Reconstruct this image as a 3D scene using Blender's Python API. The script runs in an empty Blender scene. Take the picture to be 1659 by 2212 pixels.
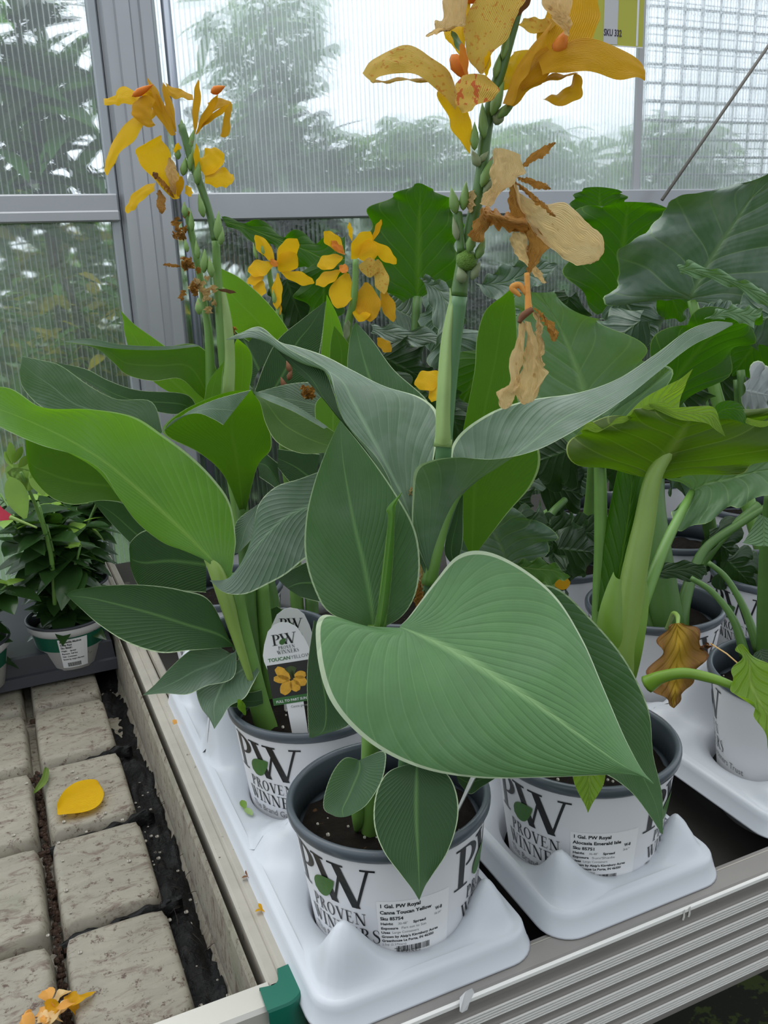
import bpy, math, random
from mathutils import Vector, Matrix, noise
random.seed(7)
SC = bpy.context.scene
COL = SC.collection
# ------------------------------------------------------------------ camera
F = 1892.0; CX = 829.5; CY = 1106.0; ZC = 1.385
_p, _y, _r = [math.radians(a) for a in (-16.04, -23.62, 2.34)]
M = Matrix.Rotation(_y, 3, 'Z') @ Matrix.Rotation(_p, 3, 'X') @ Matrix.Rotation(_r, 3, 'Y')
CAM = Vector((0, 0, ZC))
cd = bpy.data.cameras.new('camera'); cam = bpy.data.objects.new('camera', cd); COL.objects.link(cam)
cd.sensor_fit = 'VERTICAL'; cd.sensor_height = 24.0; cd.lens = F * 24.0 / 2212.0; cd.clip_start = .01
R, U, B = M.col[0], M.col[2], -M.col[1]
cam.matrix_world = Matrix(((R.x, U.x, B.x, 0), (R.y, U.y, B.y, 0), (R.z, U.z, B.z, ZC), (0, 0, 0, 1)))
SC.camera = cam
# ------------------------------------------------------------------ world, light, exposure
w = bpy.data.worlds.new('overcast'); SC.world = w; w.use_nodes = True
nt = w.node_tree; nt.nodes.clear()
o = nt.nodes.new('ShaderNodeOutputWorld'); bg = nt.nodes.new('ShaderNodeBackground')
tc = nt.nodes.new('ShaderNodeTexCoord'); sp = nt.nodes.new('ShaderNodeSeparateXYZ')
cr = nt.nodes.new('ShaderNodeValToRGB'); mr = nt.nodes.new('ShaderNodeMapRange')
nt.links.new(tc.outputs['Generated'], sp.inputs[0]); nt.links.new(sp.outputs['Z'], mr.inputs[0])
mr.inputs[1].default_value = -1; mr.inputs[2].default_value = 1
nt.links.new(mr.outputs[0], cr.inputs[0])
e = cr.color_ramp.elements
e[0].position = .0; e[0].color = (.06, .07, .05, 1)
e[1].position = 1.0; e[1].color = (1.12, 1.16, 1.2, 1)
n = e.new(.46); n.color = (.13, .16, .11, 1)
n = e.new(.50); n.color = (.82, .90, .96, 1)
n = e.new(.56); n.color = (.96, 1.04, 1.14, 1)
m2_ = nt.nodes.new('ShaderNodeMapRange'); nt.links.new(sp.outputs['Y'], m2_.inputs[0])
m2_.inputs[1].default_value = -.5; m2_.inputs[2].default_value = .8; m2_.inputs[3].default_value = .66; m2_.inputs[4].default_value = 1.34
nt.links.new(cr.outputs[0], bg.inputs[0]); nt.links.new(m2_.outputs[0], bg.inputs[1])
nt.links.new(bg.outputs[0], o.inputs[0])
ld = bpy.data.lights.new('roof_daylight', 'AREA'); ld.shape = 'RECTANGLE'; ld.size = 3.2; ld.size_y = 2.2
ld.energy = 26; ld.color = (1, .99, .96)
lo = bpy.data.objects.new('roof_daylight', ld); COL.objects.link(lo)
lo.location = (.1, 1.5, 3.6); lo.rotation_euler = (math.radians(-12), math.radians(-4), 0)
vs = SC.view_settings; vs.view_transform = 'Standard'; vs.look = 'None'; vs.gamma = 1; vs.use_curve_mapping = False
vs.exposure = 0.27
SC.cycles.max_bounces = 10; SC.cycles.transparent_max_bounces = 16; SC.cycles.transmission_bounces = 8
SC.cycles.use_denoising = True

# ------------------------------------------------------------------ helpers
def D(x, y, d): return CAM + (M @ Vector(((x-CX)/F, 1, (CY-y)/F))) * d
def DY(x, y, Y): r = M @ Vector(((x-CX)/F, 1, (CY-y)/F)); return CAM + r*(Y/r.y)
def DZ(x, y, Z): r = M @ Vector(((x-CX)/F, 1, (CY-y)/F)); return CAM + r*((Z-ZC)/r.z)
ORG_ = {}
def mesh(name, vs_, fs, mat, parent=None, uvs=None, smooth=True, loc=None):
    me = bpy.data.meshes.new(name)
    if parent is not None: base = ORG_[parent.name]
    elif loc is not None: base = Vector(loc)
    else:
        q = [Vector(a) for a in vs_]
        base = Vector(((min(a.x for a in q)+max(a.x for a in q))/2, (min(a.y for a in q)+max(a.y for a in q))/2, min(a.z for a in q)))
    me.from_pydata([tuple(Vector(v)-base) for v in vs_], [], fs); me.update()
    if uvs:
        l = me.uv_layers.new(name='UVMap')
        for lp in me.loops: l.data[lp.index].uv = uvs[lp.vertex_index]
    if smooth: me.polygons.foreach_set('use_smooth', [True]*len(me.polygons))
    mats = mat if isinstance(mat, (list, tuple)) else [mat]
    for m_ in mats: me.materials.append(m_)
    ob = bpy.data.objects.new(name, me); COL.objects.link(ob); ORG_[ob.name] = base
    if parent:
        ob.parent = parent
    else: ob.location = base
    return ob
def thing(name, label, cat, loc, group=None):
    ob = bpy.data.objects.new(name, None); COL.objects.link(ob); ob.location = loc; ob.empty_display_size = .02
    ob['label'] = label; ob['category'] = cat
    if group: ob['group'] = group
    ORG_[ob.name] = Vector(loc)
    return ob
def tag(ob, label, cat, group=None, kind=None):
    if label: ob['label'] = label
    if cat: ob['category'] = cat
    if group: ob['group'] = group
    if kind: ob['kind'] = kind
    return ob
class MB:
    def __init__(s): s.v = []; s.f = []; s.mi = []
    def add(s, v, f, mi=0):
        n = len(s.v); s.v += [Vector(a) for a in v]; s.f += [[i+n for i in q] for q in f]; s.mi += [mi]*len(f); return s
    def box(s, a, b, bev=0, mi=0, T=None):
        x0, y0, z0 = a; x1, y1, z1 = b
        if bev <= 0:
            v = [(x, y, z) for x in (x0, x1) for y in (y0, y1) for z in (z0, z1)]
            f = [(0, 1, 3, 2), (4, 6, 7, 5), (0, 4, 5, 1), (2, 3, 7, 6), (0, 2, 6, 4), (1, 5, 7, 3)]
        else:
            c = bev; v = []; idx = {}
            for sx in (0, 1):
                for sy in (0, 1):
                    for sz in (0, 1):
                        X = (x0, x1)[sx]; Y = (y0, y1)[sy]; Z = (z0, z1)[sz]
                        dx = c if sx == 0 else -c; dy = c if sy == 0 else -c; dz = c if sz == 0 else -c
                        for k, p in enumerate(((X, Y+dy, Z+dz), (X+dx, Y, Z+dz), (X+dx, Y+dy, Z))):
                            idx[sx, sy, sz, k] = len(v); v.append(p)
            f = []
            q = [(0, 0), (0, 1), (1, 1), (1, 0)]
            for sx in (0, 1): f.append([idx[sx, a_, b_, 0] for a_, b_ in (q if sx else q[::-1])])
            for sy in (0, 1): f.append([idx[a_, sy, b_, 1] for a_, b_ in (q[::-1] if sy else q)])
            for sz in (0, 1): f.append([idx[a_, b_, sz, 2] for a_, b_ in (q if sz else q[::-1])])
            for a_ in (0, 1):
                for b_ in (0, 1):
                    f.append([idx[a_, b_, 0, 0], idx[a_, b_, 0, 1], idx[a_, b_, 1, 1], idx[a_, b_, 1, 0]])
                    f.append([idx[a_, 0, b_, 0], idx[a_, 0, b_, 2], idx[a_, 1, b_, 2], idx[a_, 1, b_, 0]])
                    f.append([idx[0, a_, b_, 1], idx[0, a_, b_, 2], idx[1, a_, b_, 2], idx[1, a_, b_, 1]])
                    for c_ in (0, 1): f.append([idx[a_, b_, c_, 0], idx[a_, b_, c_, 1], idx[a_, b_, c_, 2]])
        if T: v = [T(Vector(p)) for p in v]
        return s.add(v, f, mi)
    def strip(s, A, Bb, mi=0):
        n = len(A); return s.add(list(A)+list(Bb), [(i, i+1, n+i+1, n+i) for i in range(n-1)], mi)
    def tube(s, pts, rad, seg=10, mi=0, cap=True, flat=1.0):
        pts = [Vector(p) for p in pts]
        if not isinstance(rad, (list, tuple)): rad = [rad]*len(pts)
        v = []; f = []
        up = Vector((0, 0, 1))
        t0 = (pts[1]-pts[0]).normalized()
        if abs(t0.dot(up)) > .95: up = Vector((0, 1, 0))
        nrm = (up - t0*up.dot(t0)).normalized()
        for i, p in enumerate(pts):
            t = (pts[min(i+1, len(pts)-1)] - pts[max(i-1, 0)]).normalized()
            nrm = (nrm - t*nrm.dot(t)).normalized(); bn = t.cross(nrm)
            for k in range(seg):
                a = 2*math.pi*k/seg
                v.append(p + (nrm*math.cos(a)*flat + bn*math.sin(a))*rad[i])
        for i in range(len(pts)-1):
            for k in range(seg):
                k2 = (k+1) % seg; f.append((i*seg+k, i*seg+k2, (i+1)*seg+k2, (i+1)*seg+k))
        if cap:
            f.append(list(range(seg))[::-1]); f.append([(len(pts)-1)*seg+k for k in range(seg)])
        return s.add(v, f, mi)
    def lathe(s, prof, cen, seg=64, mi=0, T=None):
        c = Vector(cen); v = []; f = []
        for r_, z_ in prof:
            for k in range(seg):
                a = 2*math.pi*k/seg; p = Vector((r_*math.cos(a), r_*math.sin(a), z_)); v.append(c + (T(p) if T else p))
        for i in range(len(prof)-1):
            for k in range(seg):
                k2 = (k+1) % seg; f.append((i*seg+k, i*seg+k2, (i+1)*seg+k2, (i+1)*seg+k))
        return s.add(v, f, mi)
    def build(s, name, mat, parent=None, smooth=True, loc=None):
        ob = mesh(name, s.v, s.f, mat, parent, None, smooth, loc)
        if any(s.mi): ob.data.polygons.foreach_set('material_index', s.mi)
        return ob
def cr_(pts, n):
    """Catmull-Rom through Vectors, n samples per span"""
    P = [pts[0]*2-pts[1]] + list(pts) + [pts[-1]*2-pts[-2]]
    out = []
    for i in range(1, len(P)-2):
        for k in range(n):
            t = k/n; a, b, c, d = P[i-1], P[i], P[i+1], P[i+2]
            out.append((b*2 + (c-a)*t + (a*2-b*5+c*4-d)*t*t + (b*3-a-c*3+d)*t*t*t)*.5)
    out.append(pts[-1].copy()); return out
def leaf(parent, mat, rows, name='leaf', nu=12, nv=7, ruf=0, rfq=4, rph=0, cup=0, label=None, wav=.0, jag=0):
    """rows: (Lx,Ly,Mx,My,Rx,Ry,d[,dL,dR]); dL,dR = depth of the margins relative to the midrib"""
    L, Mm, Rr = [], [], []
    for r_ in rows:
        d = r_[6]; dl = r_[7] if len(r_) > 7 else 0; dr = r_[8] if len(r_) > 8 else 0
        L.append(D(r_[0], r_[1], d+dl)); Mm.append(D(r_[2], r_[3], d)); Rr.append(D(r_[4], r_[5], d+dr))
    if mat.name.startswith('dried'): nu, nv = 18, max(nv, 8)
    L, Mm, Rr = cr_(L, nv), cr_(Mm, nv), cr_(Rr, nv)
    n = len(L); v = []; uv = []
    fwd = M.col[1]
    for i in range(n):
        vv = i/(n-1)
        span = (Rr[i]-L[i]); env = math.sin(math.pi*min(1, max(0, vv)))**.5 if 0 < vv < 1 else 0
        nn = (Mm[min(i+1, n-1)]-Mm[max(i-1, 0)]).cross(span)
        nn = nn.normalized() if nn.length > 1e-9 else fwd
        sd = span.normalized() if span.length > 1e-9 else R
        for k in range(nu+1):
            u = -1+2*k/nu
            p = Mm[i] + span*(u*.5) + ((L[i]+Rr[i])*.5-Mm[i])*u*u
            a = abs(u)
            if ruf: p += (nn*math.sin(rph+rfq*vv*2*math.pi+(1.3 if u > 0 else 0)) + sd*(.85 if u > 0 else -.85)*math.cos(rph*2+rfq*vv*2*math.pi+(2 if u > 0 else 0)))*ruf*a**3*env
            if jag: p += sd*(1 if u > 0 else -1)*jag*noise.noise(Vector((vv*34+rph, u*1.5, 0)))*a**6*env
            if cup: p += nn*cup*(1-a*a)*env
            if mat.name.startswith('dried'): p += nn*.0022*env*(abs(noise.noise(Vector((u*2.2+rph, vv*9, 7))))*2-.4) + nn*.0010*noise.noise(Vector((u*7, vv*20+rph, 3)))
            if wav: p += nn*wav*env*noise.noise(Vector((u*1.6+rph, vv*5, rph)))
            if a < .12: p += fwd*(-.0012)*(1-a/.12)*0
            v.append(p); uv.append((k/nu, vv))
    f = [(i*(nu+1)+k, i*(nu+1)+k+1, (i+1)*(nu+1)+k+1, (i+1)*(nu+1)+k) for i in range(n-1) for k in range(nu)]
    ob = mesh(name, v, f, mat, parent, uv)
    if label: ob['label'] = label
    return ob
def stem(parent, mat, pts, name='stem', seg=12, n=6, flat=1.0, label=None):
    """pts: (x,y,d,r)"""
    P = cr_([D(p[0], p[1], p[2]) for p in pts], n)
    rr = cr_([Vector((p[3], 0, 0)) for p in pts], n)
    ob = MB().tube(P, [max(1e-4, q.x) for q in rr], seg, flat=flat).build(name, mat, parent)
    if label: ob['label'] = label
    return ob
def spindle(mb, a, b, r, seg=8, k=.4, mi=0):
    b = b + (b-a)*.18
    prof = [(0, .05), (.10, .55), (k-.08, .95), (.6, .72), (.85, .30), (1, .02)]
    mb.tube([a.lerp(b, t) for t, _ in prof], [r*q for _, q in prof], seg, mi)
    return mb
def leafw(mb, base, dirv, side, L, W, droop=.25, nu=4, nv=6, fold=.15, mi=0):
    """a free leaf in world space"""
    t = dirv.normalized(); s_ = (side - t*side.dot(t)).normalized(); nn = t.cross(s_)
    v = []; f = []
    for i in range(nv+1):
        q = i/nv; c = base + t*L*q - nn*0 + Vector((0, 0, -1))*droop*L*q*q
        wd = W*.5*(math.sin(math.pi*q**.8)**.8 if 0 < q < 1 else 0.02)
        for k in range(nu+1):
            u = -1+2*k/nu
            v.append(c + s_*wd*u + nn*fold*wd*abs(u))
    f = [(i*(nu+1)+k, i*(nu+1)+k+1, (i+1)*(nu+1)+k+1, (i+1)*(nu+1)+k) for i in range(nv) for k in range(nu)]
    mb.add(v, f, mi)

# ------------------------------------------------------------------ materials
def mk(name):
    m_ = bpy.data.materials.new(name); m_.use_nodes = True; m_.node_tree.nodes.clear()
    return m_, m_.node_tree
class NT:
    def __init__(s, nt_): s.t = nt_
    def n(s, typ, **kw):
        nd = s.t.nodes.new('ShaderNode'+typ)
        for k, v in kw.items(): setattr(nd, k, v)
        return nd
    def l(s, a, b): s.t.links.new(a, b)
    def math(s, op, a, b=None, c=None):
        nd = s.n('Math', operation=op)
        for i, x in enumerate((a, b, c)):
            if x is None: continue
            if isinstance(x, (int, float)): nd.inputs[i].default_value = x
            else: s.l(x, nd.inputs[i])
        return nd.outputs[0]
    def mix(s, fac, a, b, blend='MIX'):
        nd = s.n('MixRGB', blend_type=blend)
        for i, x in enumerate((fac, a, b)):
            if isinstance(x, (int, float)): nd.inputs[i].default_value = x
            elif isinstance(x, tuple): nd.inputs[i].default_value = (*x, 1) if len(x) == 3 else x
            else: s.l(x, nd.inputs[i])
        return nd.outputs[0]
    def ramp(s, x, els):
        nd = s.n('ValToRGB'); s.l(x, nd.inputs[0]); E_ = nd.color_ramp.elements
        while len(E_) < len(els): E_.new(.5)
        for q, (p, c) in zip(E_, els): q.position = p; q.color = (*c, 1) if len(c) == 3 else c
        return nd.outputs[0]
    def noise(s, scale, detail=3, rough=.6, vec=None, dist=0):
        nd = s.n('TexNoise'); nd.inputs['Scale'].default_value = scale; nd.inputs['Detail'].default_value = detail
        nd.inputs['Roughness'].default_value = rough; nd.inputs['Distortion'].default_value = dist
        if vec is None:
            t = s.n('TexCoord'); vec = t.outputs['Object']
        s.l(vec, nd.inputs['Vector']); return nd.outputs[0]
def lin(r, g, b):
    f_ = lambda c: ((c/255+.055)/1.055)**2.4 if c > 10 else c/255/12.92
    return (f_(r), f_(g), f_(b))
def pbr(name, col, rough=.5, metal=0, spots=None, bump=0, bscale=80, spec=.5, var=0, vscale=12, coat=0):
    """col linear; spots=(colour, scale, threshold)"""
    m_, t = mk(name); N = NT(t)
    out = N.n('OutputMaterial'); p = N.n('BsdfPrincipled'); N.l(p.outputs[0], out.inputs[0])
    c = None
    if var:
        nz = N.noise(vscale, 4); c = N.mix(nz, tuple(x*(1-var) for x in col), tuple(min(1, x*(1+var)) for x in col))
    if spots:
        nz = N.noise(spots[1], 4, .7)
        fac = N.ramp(nz, [(spots[2], (0, 0, 0)), (spots[2]+.03, (1, 1, 1))])
        c = N.mix(fac, c if c is not None else col, spots[0])
    if c is not None: N.l(c, p.inputs['Base Color'])
    else: p.inputs['Base Color'].default_value = (*col, 1)
    p.inputs['Roughness'].default_value = rough; p.inputs['Metallic'].default_value = metal
    p.inputs['Specular IOR Level'].default_value = spec
    p.inputs['Coat Weight'].default_value = coat
    if bump:
        b = N.n('Bump'); b.inputs['Strength'].default_value = bump; b.inputs['Distance'].default_value = .002
        N.l(N.noise(bscale, 4), b.inputs['Height']); N.l(b.outputs[0], p.inputs['Normal'])
    return m_
def leafmat(name, col, vein, trans, tw=.35, nve=26, slope=.45, rough=.42, mid=.025, margin=(.55, .68, .42), mg=.03, vw=.12, bump=.35, spec=.32, veinmix=.5, wax=0):
    """veined leaf: pattern from the leaf's own UV (u across, v from base to tip)"""
    m_, t = mk(name); N = NT(t)
    out = N.n('OutputMaterial'); p = N.n('BsdfPrincipled')
    uvn = N.n('UVMap'); s_ = N.n('SeparateXYZ'); N.l(uvn.outputs[0], s_.inputs[0])
    a = N.math('ABSOLUTE', N.math('SUBTRACT', N.math('MULTIPLY', s_.outputs[0], 2), 1))
    ap = N.math('POWER', a, .75)
    ph = N.math('MULTIPLY', N.math('SUBTRACT', s_.outputs[1], N.math('MULTIPLY', ap, slope)), nve)
    ph = N.math('ADD', ph, 50)
    nz0 = N.noise(9, 2, .5)
    fr = N.math('FRACT', ph)
    tri = N.math('MULTIPLY', N.math('ABSOLUTE', N.math('SUBTRACT', fr, .5)), 2)
    vf = N.math('SMOOTH_MAX', N.math('DIVIDE', N.math('SUBTRACT', tri, 1-vw), vw), 0, .1)
    fr2 = N.math('FRACT', N.math('MULTIPLY', ph, 4))
    tri2 = N.math('MULTIPLY', N.math('ABSOLUTE', N.math('SUBTRACT', fr2, .5)), 2)
    nz = N.noise(34, 4, .65)
    c = N.mix(nz, tuple(x*.78 for x in col), tuple(x*1.22 for x in col))
    if wax: 
        wf = N.ramp(N.noise(14, 3, .6, dist=.6), [(.42, (0, 0, 0)), (.7, (wax, wax, wax))])
        c = N.mix(wf, c, (.34, .40, .36))
    c = N.mix(N.math('MULTIPLY', tri2, .06), c, vein)
    c = N.mix(N.math('MULTIPLY', vf, veinmix), c, vein)
    mf = N.math('LESS_THAN', a, N.math('MULTIPLY', N.math('SUBTRACT', 1.15, s_.outputs[1]), mid))
    msoft = N.math('MAXIMUM', N.math('SUBTRACT', 1, N.math('DIVIDE', a, N.math('MULTIPLY', N.math('SUBTRACT', 1.25, s_.outputs[1]), mid*3.2))), 0)
    c = N.mix(N.math('MULTIPLY', msoft, .9), c, tuple(min(1, x*1.15) for x in vein))
    ef = N.math('GREATER_THAN', a, 1-mg)
    c = N.mix(N.math('MULTIPLY', ef, .85), c, margin)
    N.l(c, p.inputs['Base Color']); p.inputs['Roughness'].default_value = rough
    p.inputs['Specular IOR Level'].default_value = spec
    bp = N.n('Bump'); bp.inputs['Strength'].default_value = bump; bp.inputs['Distance'].default_value = .0016
    h = N.math('ADD', N.math('MULTIPLY', N.math('SUBTRACT', 1, N.math('POWER', tri, 3)), 1), N.math('MULTIPLY', tri2, .12))
    h = N.math('ADD', h, N.math('MULTIPLY', N.noise(25, 3), 1.2))
    h = N.math('SUBTRACT', h, N.math('MULTIPLY', msoft, 1.0))
    N.l(h, bp.inputs['Height']); N.l(bp.outputs[0], p.inputs['Normal'])
    tr = N.n('BsdfTranslucent'); tcol = N.mix(N.math('MULTIPLY', vf, .3), trans, tuple(x*.8 for x in trans))
    tcol = N.mix(N.math('MULTIPLY', msoft, .6), tcol, tuple(x*.6 for x in trans))
    N.l(tcol, tr.inputs[0]); N.l(bp.outputs[0], tr.inputs['Normal'])
    mx = N.n('MixShader'); mx.inputs[0].default_value = tw
    N.l(p.outputs[0], mx.inputs[1]); N.l(tr.outputs[0], mx.inputs[2]); N.l(mx.outputs[0], out.inputs[0])
    return m_
def petalmat(name, c1, c2, trans, tw=.45, speck=None, rough=.5, bump=.5, sc=60):
    m_, t = mk(name); N = NT(t)
    out = N.n('OutputMaterial'); p = N.n('BsdfPrincipled')
    uvn = N.n('UVMap'); s_ = N.n('SeparateXYZ'); N.l(uvn.outputs[0], s_.inputs[0])
    c = N.mix(N.noise(sc, 4, .6), c1, c2)
    if speck:
        nz = N.noise(speck[1], 2, .5)
        c = N.mix(N.ramp(nz, [(speck[2], (0, 0, 0)), (speck[2]+.04, (1, 1, 1))]), c, speck[0])
    wv = N.n('TexWave'); wv.inputs['Scale'].default_value = 9; wv.inputs['Distortion'].default_value = 3; N.l(uvn.outputs[0], wv.inputs['Vector'])
    N.l(c, p.inputs['Base Color']); p.inputs['Roughness'].default_value = rough; p.inputs['Specular IOR Level'].default_value = .25
    bp = N.n('Bump'); bp.inputs['Strength'].default_value = bump; bp.inputs['Distance'].default_value = .0015
    N.l(N.math('ADD', wv.outputs[1], N.noise(sc*1.5, 4)), bp.inputs['Height']); N.l(bp.outputs[0], p.inputs['Normal'])
    tr = N.n('BsdfTranslucent'); N.l(N.mix(.5, c, trans), tr.inputs[0])
    mx = N.n('MixShader'); mx.inputs[0].default_value = tw
    N.l(p.outputs[0], mx.inputs[1]); N.l(tr.outputs[0], mx.inputs[2]); N.l(mx.outputs[0], out.inputs[0])
    return m_
WHITE = pbr('white_plastic', (.61, .64, .68), .32, spots=((.25, .2, .15), 260, .735), spec=.5)
POTW = pbr('printed_white_sleeve', (.72, .72, .74), .38, spots=((.2, .15, .1), 330, .74))
LABELW = pbr('label_paper', (.80, .80, .80), .5)
GREY = pbr('slate_plastic', (.075, .092, .108), .28, spots=((.35, .35, .34), 300, .76))
DGREY = pbr('dark_grey_tray_plastic', (.045, .048, .058), .4, spots=((.25, .22, .18), 200, .73))
INK = pbr('black_ink', (.006, .006, .007), .35)
INKG = pbr('grey_ink', (.22, .22, .22), .5)
TAGGREEN = pbr('green_print', (.04, .15, .035), .5)
TGREEN2 = pbr('dark_green_band', (.005, .10, .055), .4)
LOGOLEAF = pbr('logo_leaf_green', (.045, .14, .02), .45, var=.35, vscale=150)
SOIL = pbr('potting_soil', (.009, .007, .005), .95, spots=((.07, .038, .018), 130, .66), bump=1.0, bscale=110, var=.7, vscale=90, spec=.15)
WETSOIL = pbr('wet_black_soil', (.004, .004, .004), .55, spots=((.022, .013, .009), 110, .64), bump=1.0, bscale=150, spec=.25)
PERL = pbr('perlite', (.62, .58, .50), .8)
ALU = pbr('aluminium', (.45, .465, .49), .42, metal=.6, var=.12, vscale=5)
ALUB = pbr('bench_aluminium', (.32, .30, .28), .4, metal=.35, spots=((.12, .10, .07), 22, .66), var=.15)
ALUL = pbr('bench_aluminium_bright', (.62, .60, .54), .38, metal=.35, spots=((.2, .17, .12), 70, .70))
ALUR = pbr('worn_beige_rail', (.42, .39, .33), .5, spots=((.10, .08, .06), 90, .66), var=.2, vscale=30)
GREENP = pbr('green_bracket_plastic', (.004, .13, .085), .38, var=.15)
METAL = pbr('steel_conduit', (.25, .28, .33), .3, metal=.8)
WIRE = pbr('galvanised_wire', (.12, .13, .15), .5, metal=.2)
CABLE = pbr('weathered_rod', (.20, .185, .165), .6)
DARK = pbr('greenhouse_floor_dark', (.012, .015, .006), .9, spots=((.05, .07, .01), 14, .55), bump=.6, bscale=30)
BENCHF = pbr('bench_deck', (.035, .032, .027), .55, spots=((.10, .09, .075), 16, .66), bump=.4, bscale=40, var=.4)
def padmat():
    m_, t = mk('weathered_tray_plastic'); N = NT(t)
    out = N.n('OutputMaterial'); p = N.n('BsdfPrincipled'); N.l(p.outputs[0], out.inputs[0])
    co = N.n('TexCoord'); mp = N.n('Mapping'); N.l(co.outputs['Object'], mp.inputs[0]); mp.inputs['Scale'].default_value = (1, 2.6, 1); mp.inputs['Rotation'].default_value = (0, 0, .25)
    c = N.mix(N.noise(16, 5, .6, mp.outputs[0], .6), (.18, .165, .13), (.38, .35, .275))
    c = N.mix(N.ramp(N.noise(30, 5, .75, mp.outputs[0], .8), [(.52, (0, 0, 0)), (.66, (1, 1, 1))]), c, (.15, .11, .085))
    c = N.mix(N.ramp(N.noise(95, 6, .8), [(.56, (0, 0, 0)), (.63, (1, 1, 1))]), c, (.09, .055, .04))
    c = N.mix(N.ramp(N.noise(11, 3, .5), [(.62, (0, 0, 0)), (.8, (.5, .5, .5))]), c, (.13, .16, .09))
    N.l(c, p.inputs['Base Color']); p.inputs['Roughness'].default_value = .6
    b = N.n('Bump'); b.inputs['Strength'].default_value = .5; b.inputs['Distance'].default_value = .0015
    N.l(N.noise(70, 5), b.inputs['Height']); N.l(b.outputs[0], p.inputs['Normal'])
    return m_
PAD = padmat()
VG = (.30, .42, .20)
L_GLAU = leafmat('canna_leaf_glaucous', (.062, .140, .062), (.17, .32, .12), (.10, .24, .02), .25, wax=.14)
L_GREY = leafmat('canna_leaf_waxy', (.085, .155, .090), (.20, .31, .19), (.10, .22, .03), .22, nve=16, wax=.45, rough=.42, spec=.4)
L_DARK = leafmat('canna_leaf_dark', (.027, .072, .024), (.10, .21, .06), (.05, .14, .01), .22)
L_HEART = leafmat('canna_leaf_front', (.125, .27, .105), (.28, .46, .20), (.10, .24, .02), .2, nve=15, slope=.75, mid=.020, wax=.10, veinmix=.38, vw=.08, margin=(.62, .72, .5))
L_LIME = leafmat('canna_leaf_lime', (.12, .29, .045), (.28, .48, .10), (.20, .46, .01), .42, nve=20, slope=.5, rough=.36, wax=.15)
L_UNDER = leafmat('canna_leaf_underside', (.050, .125, .010), (.11, .23, .025), (.085, .235, .002), .5, nve=34, rough=.5, veinmix=.3, bump=.2, margin=(.5, .62, .3))
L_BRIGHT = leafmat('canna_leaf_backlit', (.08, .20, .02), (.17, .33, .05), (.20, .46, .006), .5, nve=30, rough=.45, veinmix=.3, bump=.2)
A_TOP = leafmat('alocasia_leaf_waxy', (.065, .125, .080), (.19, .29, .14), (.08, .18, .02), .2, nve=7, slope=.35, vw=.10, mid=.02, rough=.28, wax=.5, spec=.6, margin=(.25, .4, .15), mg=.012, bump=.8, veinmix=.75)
A_PALE = leafmat('alocasia_leaf_pale', (.125, .235, .110), (.24, .40, .16), (.14, .30, .03), .25, nve=6.5, slope=.32, vw=.09, mid=.025, rough=.34, wax=.2, margin=(.35, .5, .2), mg=.012, bump=.8, veinmix=.7)
A_UND = leafmat('alocasia_leaf_underside', (.032, .105, .006), (.11, .25, .02), (.055, .20, .001), .5, nve=7, slope=.38, vw=.09, mid=.035, rough=.45, margin=(.2, .36, .05), mg=.012, bump=.5, veinmix=.8, wax=0)
A_LIME = leafmat('alocasia_leaf_lime', (.19, .34, .04), (.36, .52, .12), (.34, .56, .02), .45, nve=7, slope=.35, vw=.09, mid=.03, rough=.38, margin=(.5, .6, .16), mg=.012, bump=.8, veinmix=.7)
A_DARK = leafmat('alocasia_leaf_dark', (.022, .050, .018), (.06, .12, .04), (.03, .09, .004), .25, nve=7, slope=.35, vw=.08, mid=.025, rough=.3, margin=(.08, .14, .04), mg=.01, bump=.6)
A_DEAD = leafmat('alocasia_leaf_withered', (.22, .105, .030), (.50, .32, .02), (.40, .22, .01), .3, nve=7, slope=.4, vw=.10, mid=.22, rough=.6, margin=(.14, .05, .02), mg=.07, bump=1.0, veinmix=.35)
STEMG = pbr('green_stem', (.13, .27, .05), .4, var=.25, vscale=20)
STEMD = pbr('dark_green_stem', (.07, .16, .03), .42, var=.3, vscale=20)
STEML = pbr('pale_petiole', (.22, .34, .07), .38, var=.2, vscale=14)
STEMB = pbr('bluish_stem', (.10, .22, .09), .42, var=.2, vscale=30)
SHEATH = pbr('pale_sheath', (.27, .40, .13), .42, var=.25, vscale=25)
BUDM = pbr('pale_green_bud', (.15, .27, .06), .5, spots=((.25, .18, .1), 60, .62), var=.3, vscale=60)
BRACT = pbr('papery_bract', (.21, .26, .13), .6, var=.35, vscale=60)
YEL = petalmat('yellow_petal', (.90, .50, .004), (.94, .60, .008), (.95, .58, .006), .42)
YELD = petalmat('deep_yellow_petal', (.62, .31, .006), (.74, .42, .012), (.75, .38, .01), .4)
YELP = petalmat('pale_yellow_petal', (.72, .50, .10), (.66, .42, .06), (.7, .45, .08), .35, speck=((.62, .25, .03), 340, .60))
LIP = petalmat('speckled_lip', (.78, .54, .12), (.74, .45, .06), (.8, .5, .1), .35, speck=((.68, .12, .03), 270, .56))
ORG = petalmat('orange_staminode', (.78, .30, .03), (.82, .24, .035), (.8, .3, .03), .3)
DRY = petalmat('dried_petal', (.95, .74, .40), (.88, .60, .24), (.95, .68, .28), .42, bump=.7, sc=45, speck=((.55, .26, .08), 90, .70))
DRYO = petalmat('dried_orange_petal', (.84, .46, .12), (.74, .33, .06), (.85, .42, .08), .3, bump=1.0, sc=50)
BROWN = petalmat('brown_husk', (.16, .06, .03), (.25, .12, .05), (.2, .1, .04), .1)
MV = leafmat('mandevilla_leaf', (.028, .075, .020), (.07, .15, .04), (.05, .14, .01), .22, nve=7, slope=.4, rough=.2, margin=(.05, .1, .03), mg=.01, bump=.5, veinmix=.3)
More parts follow.
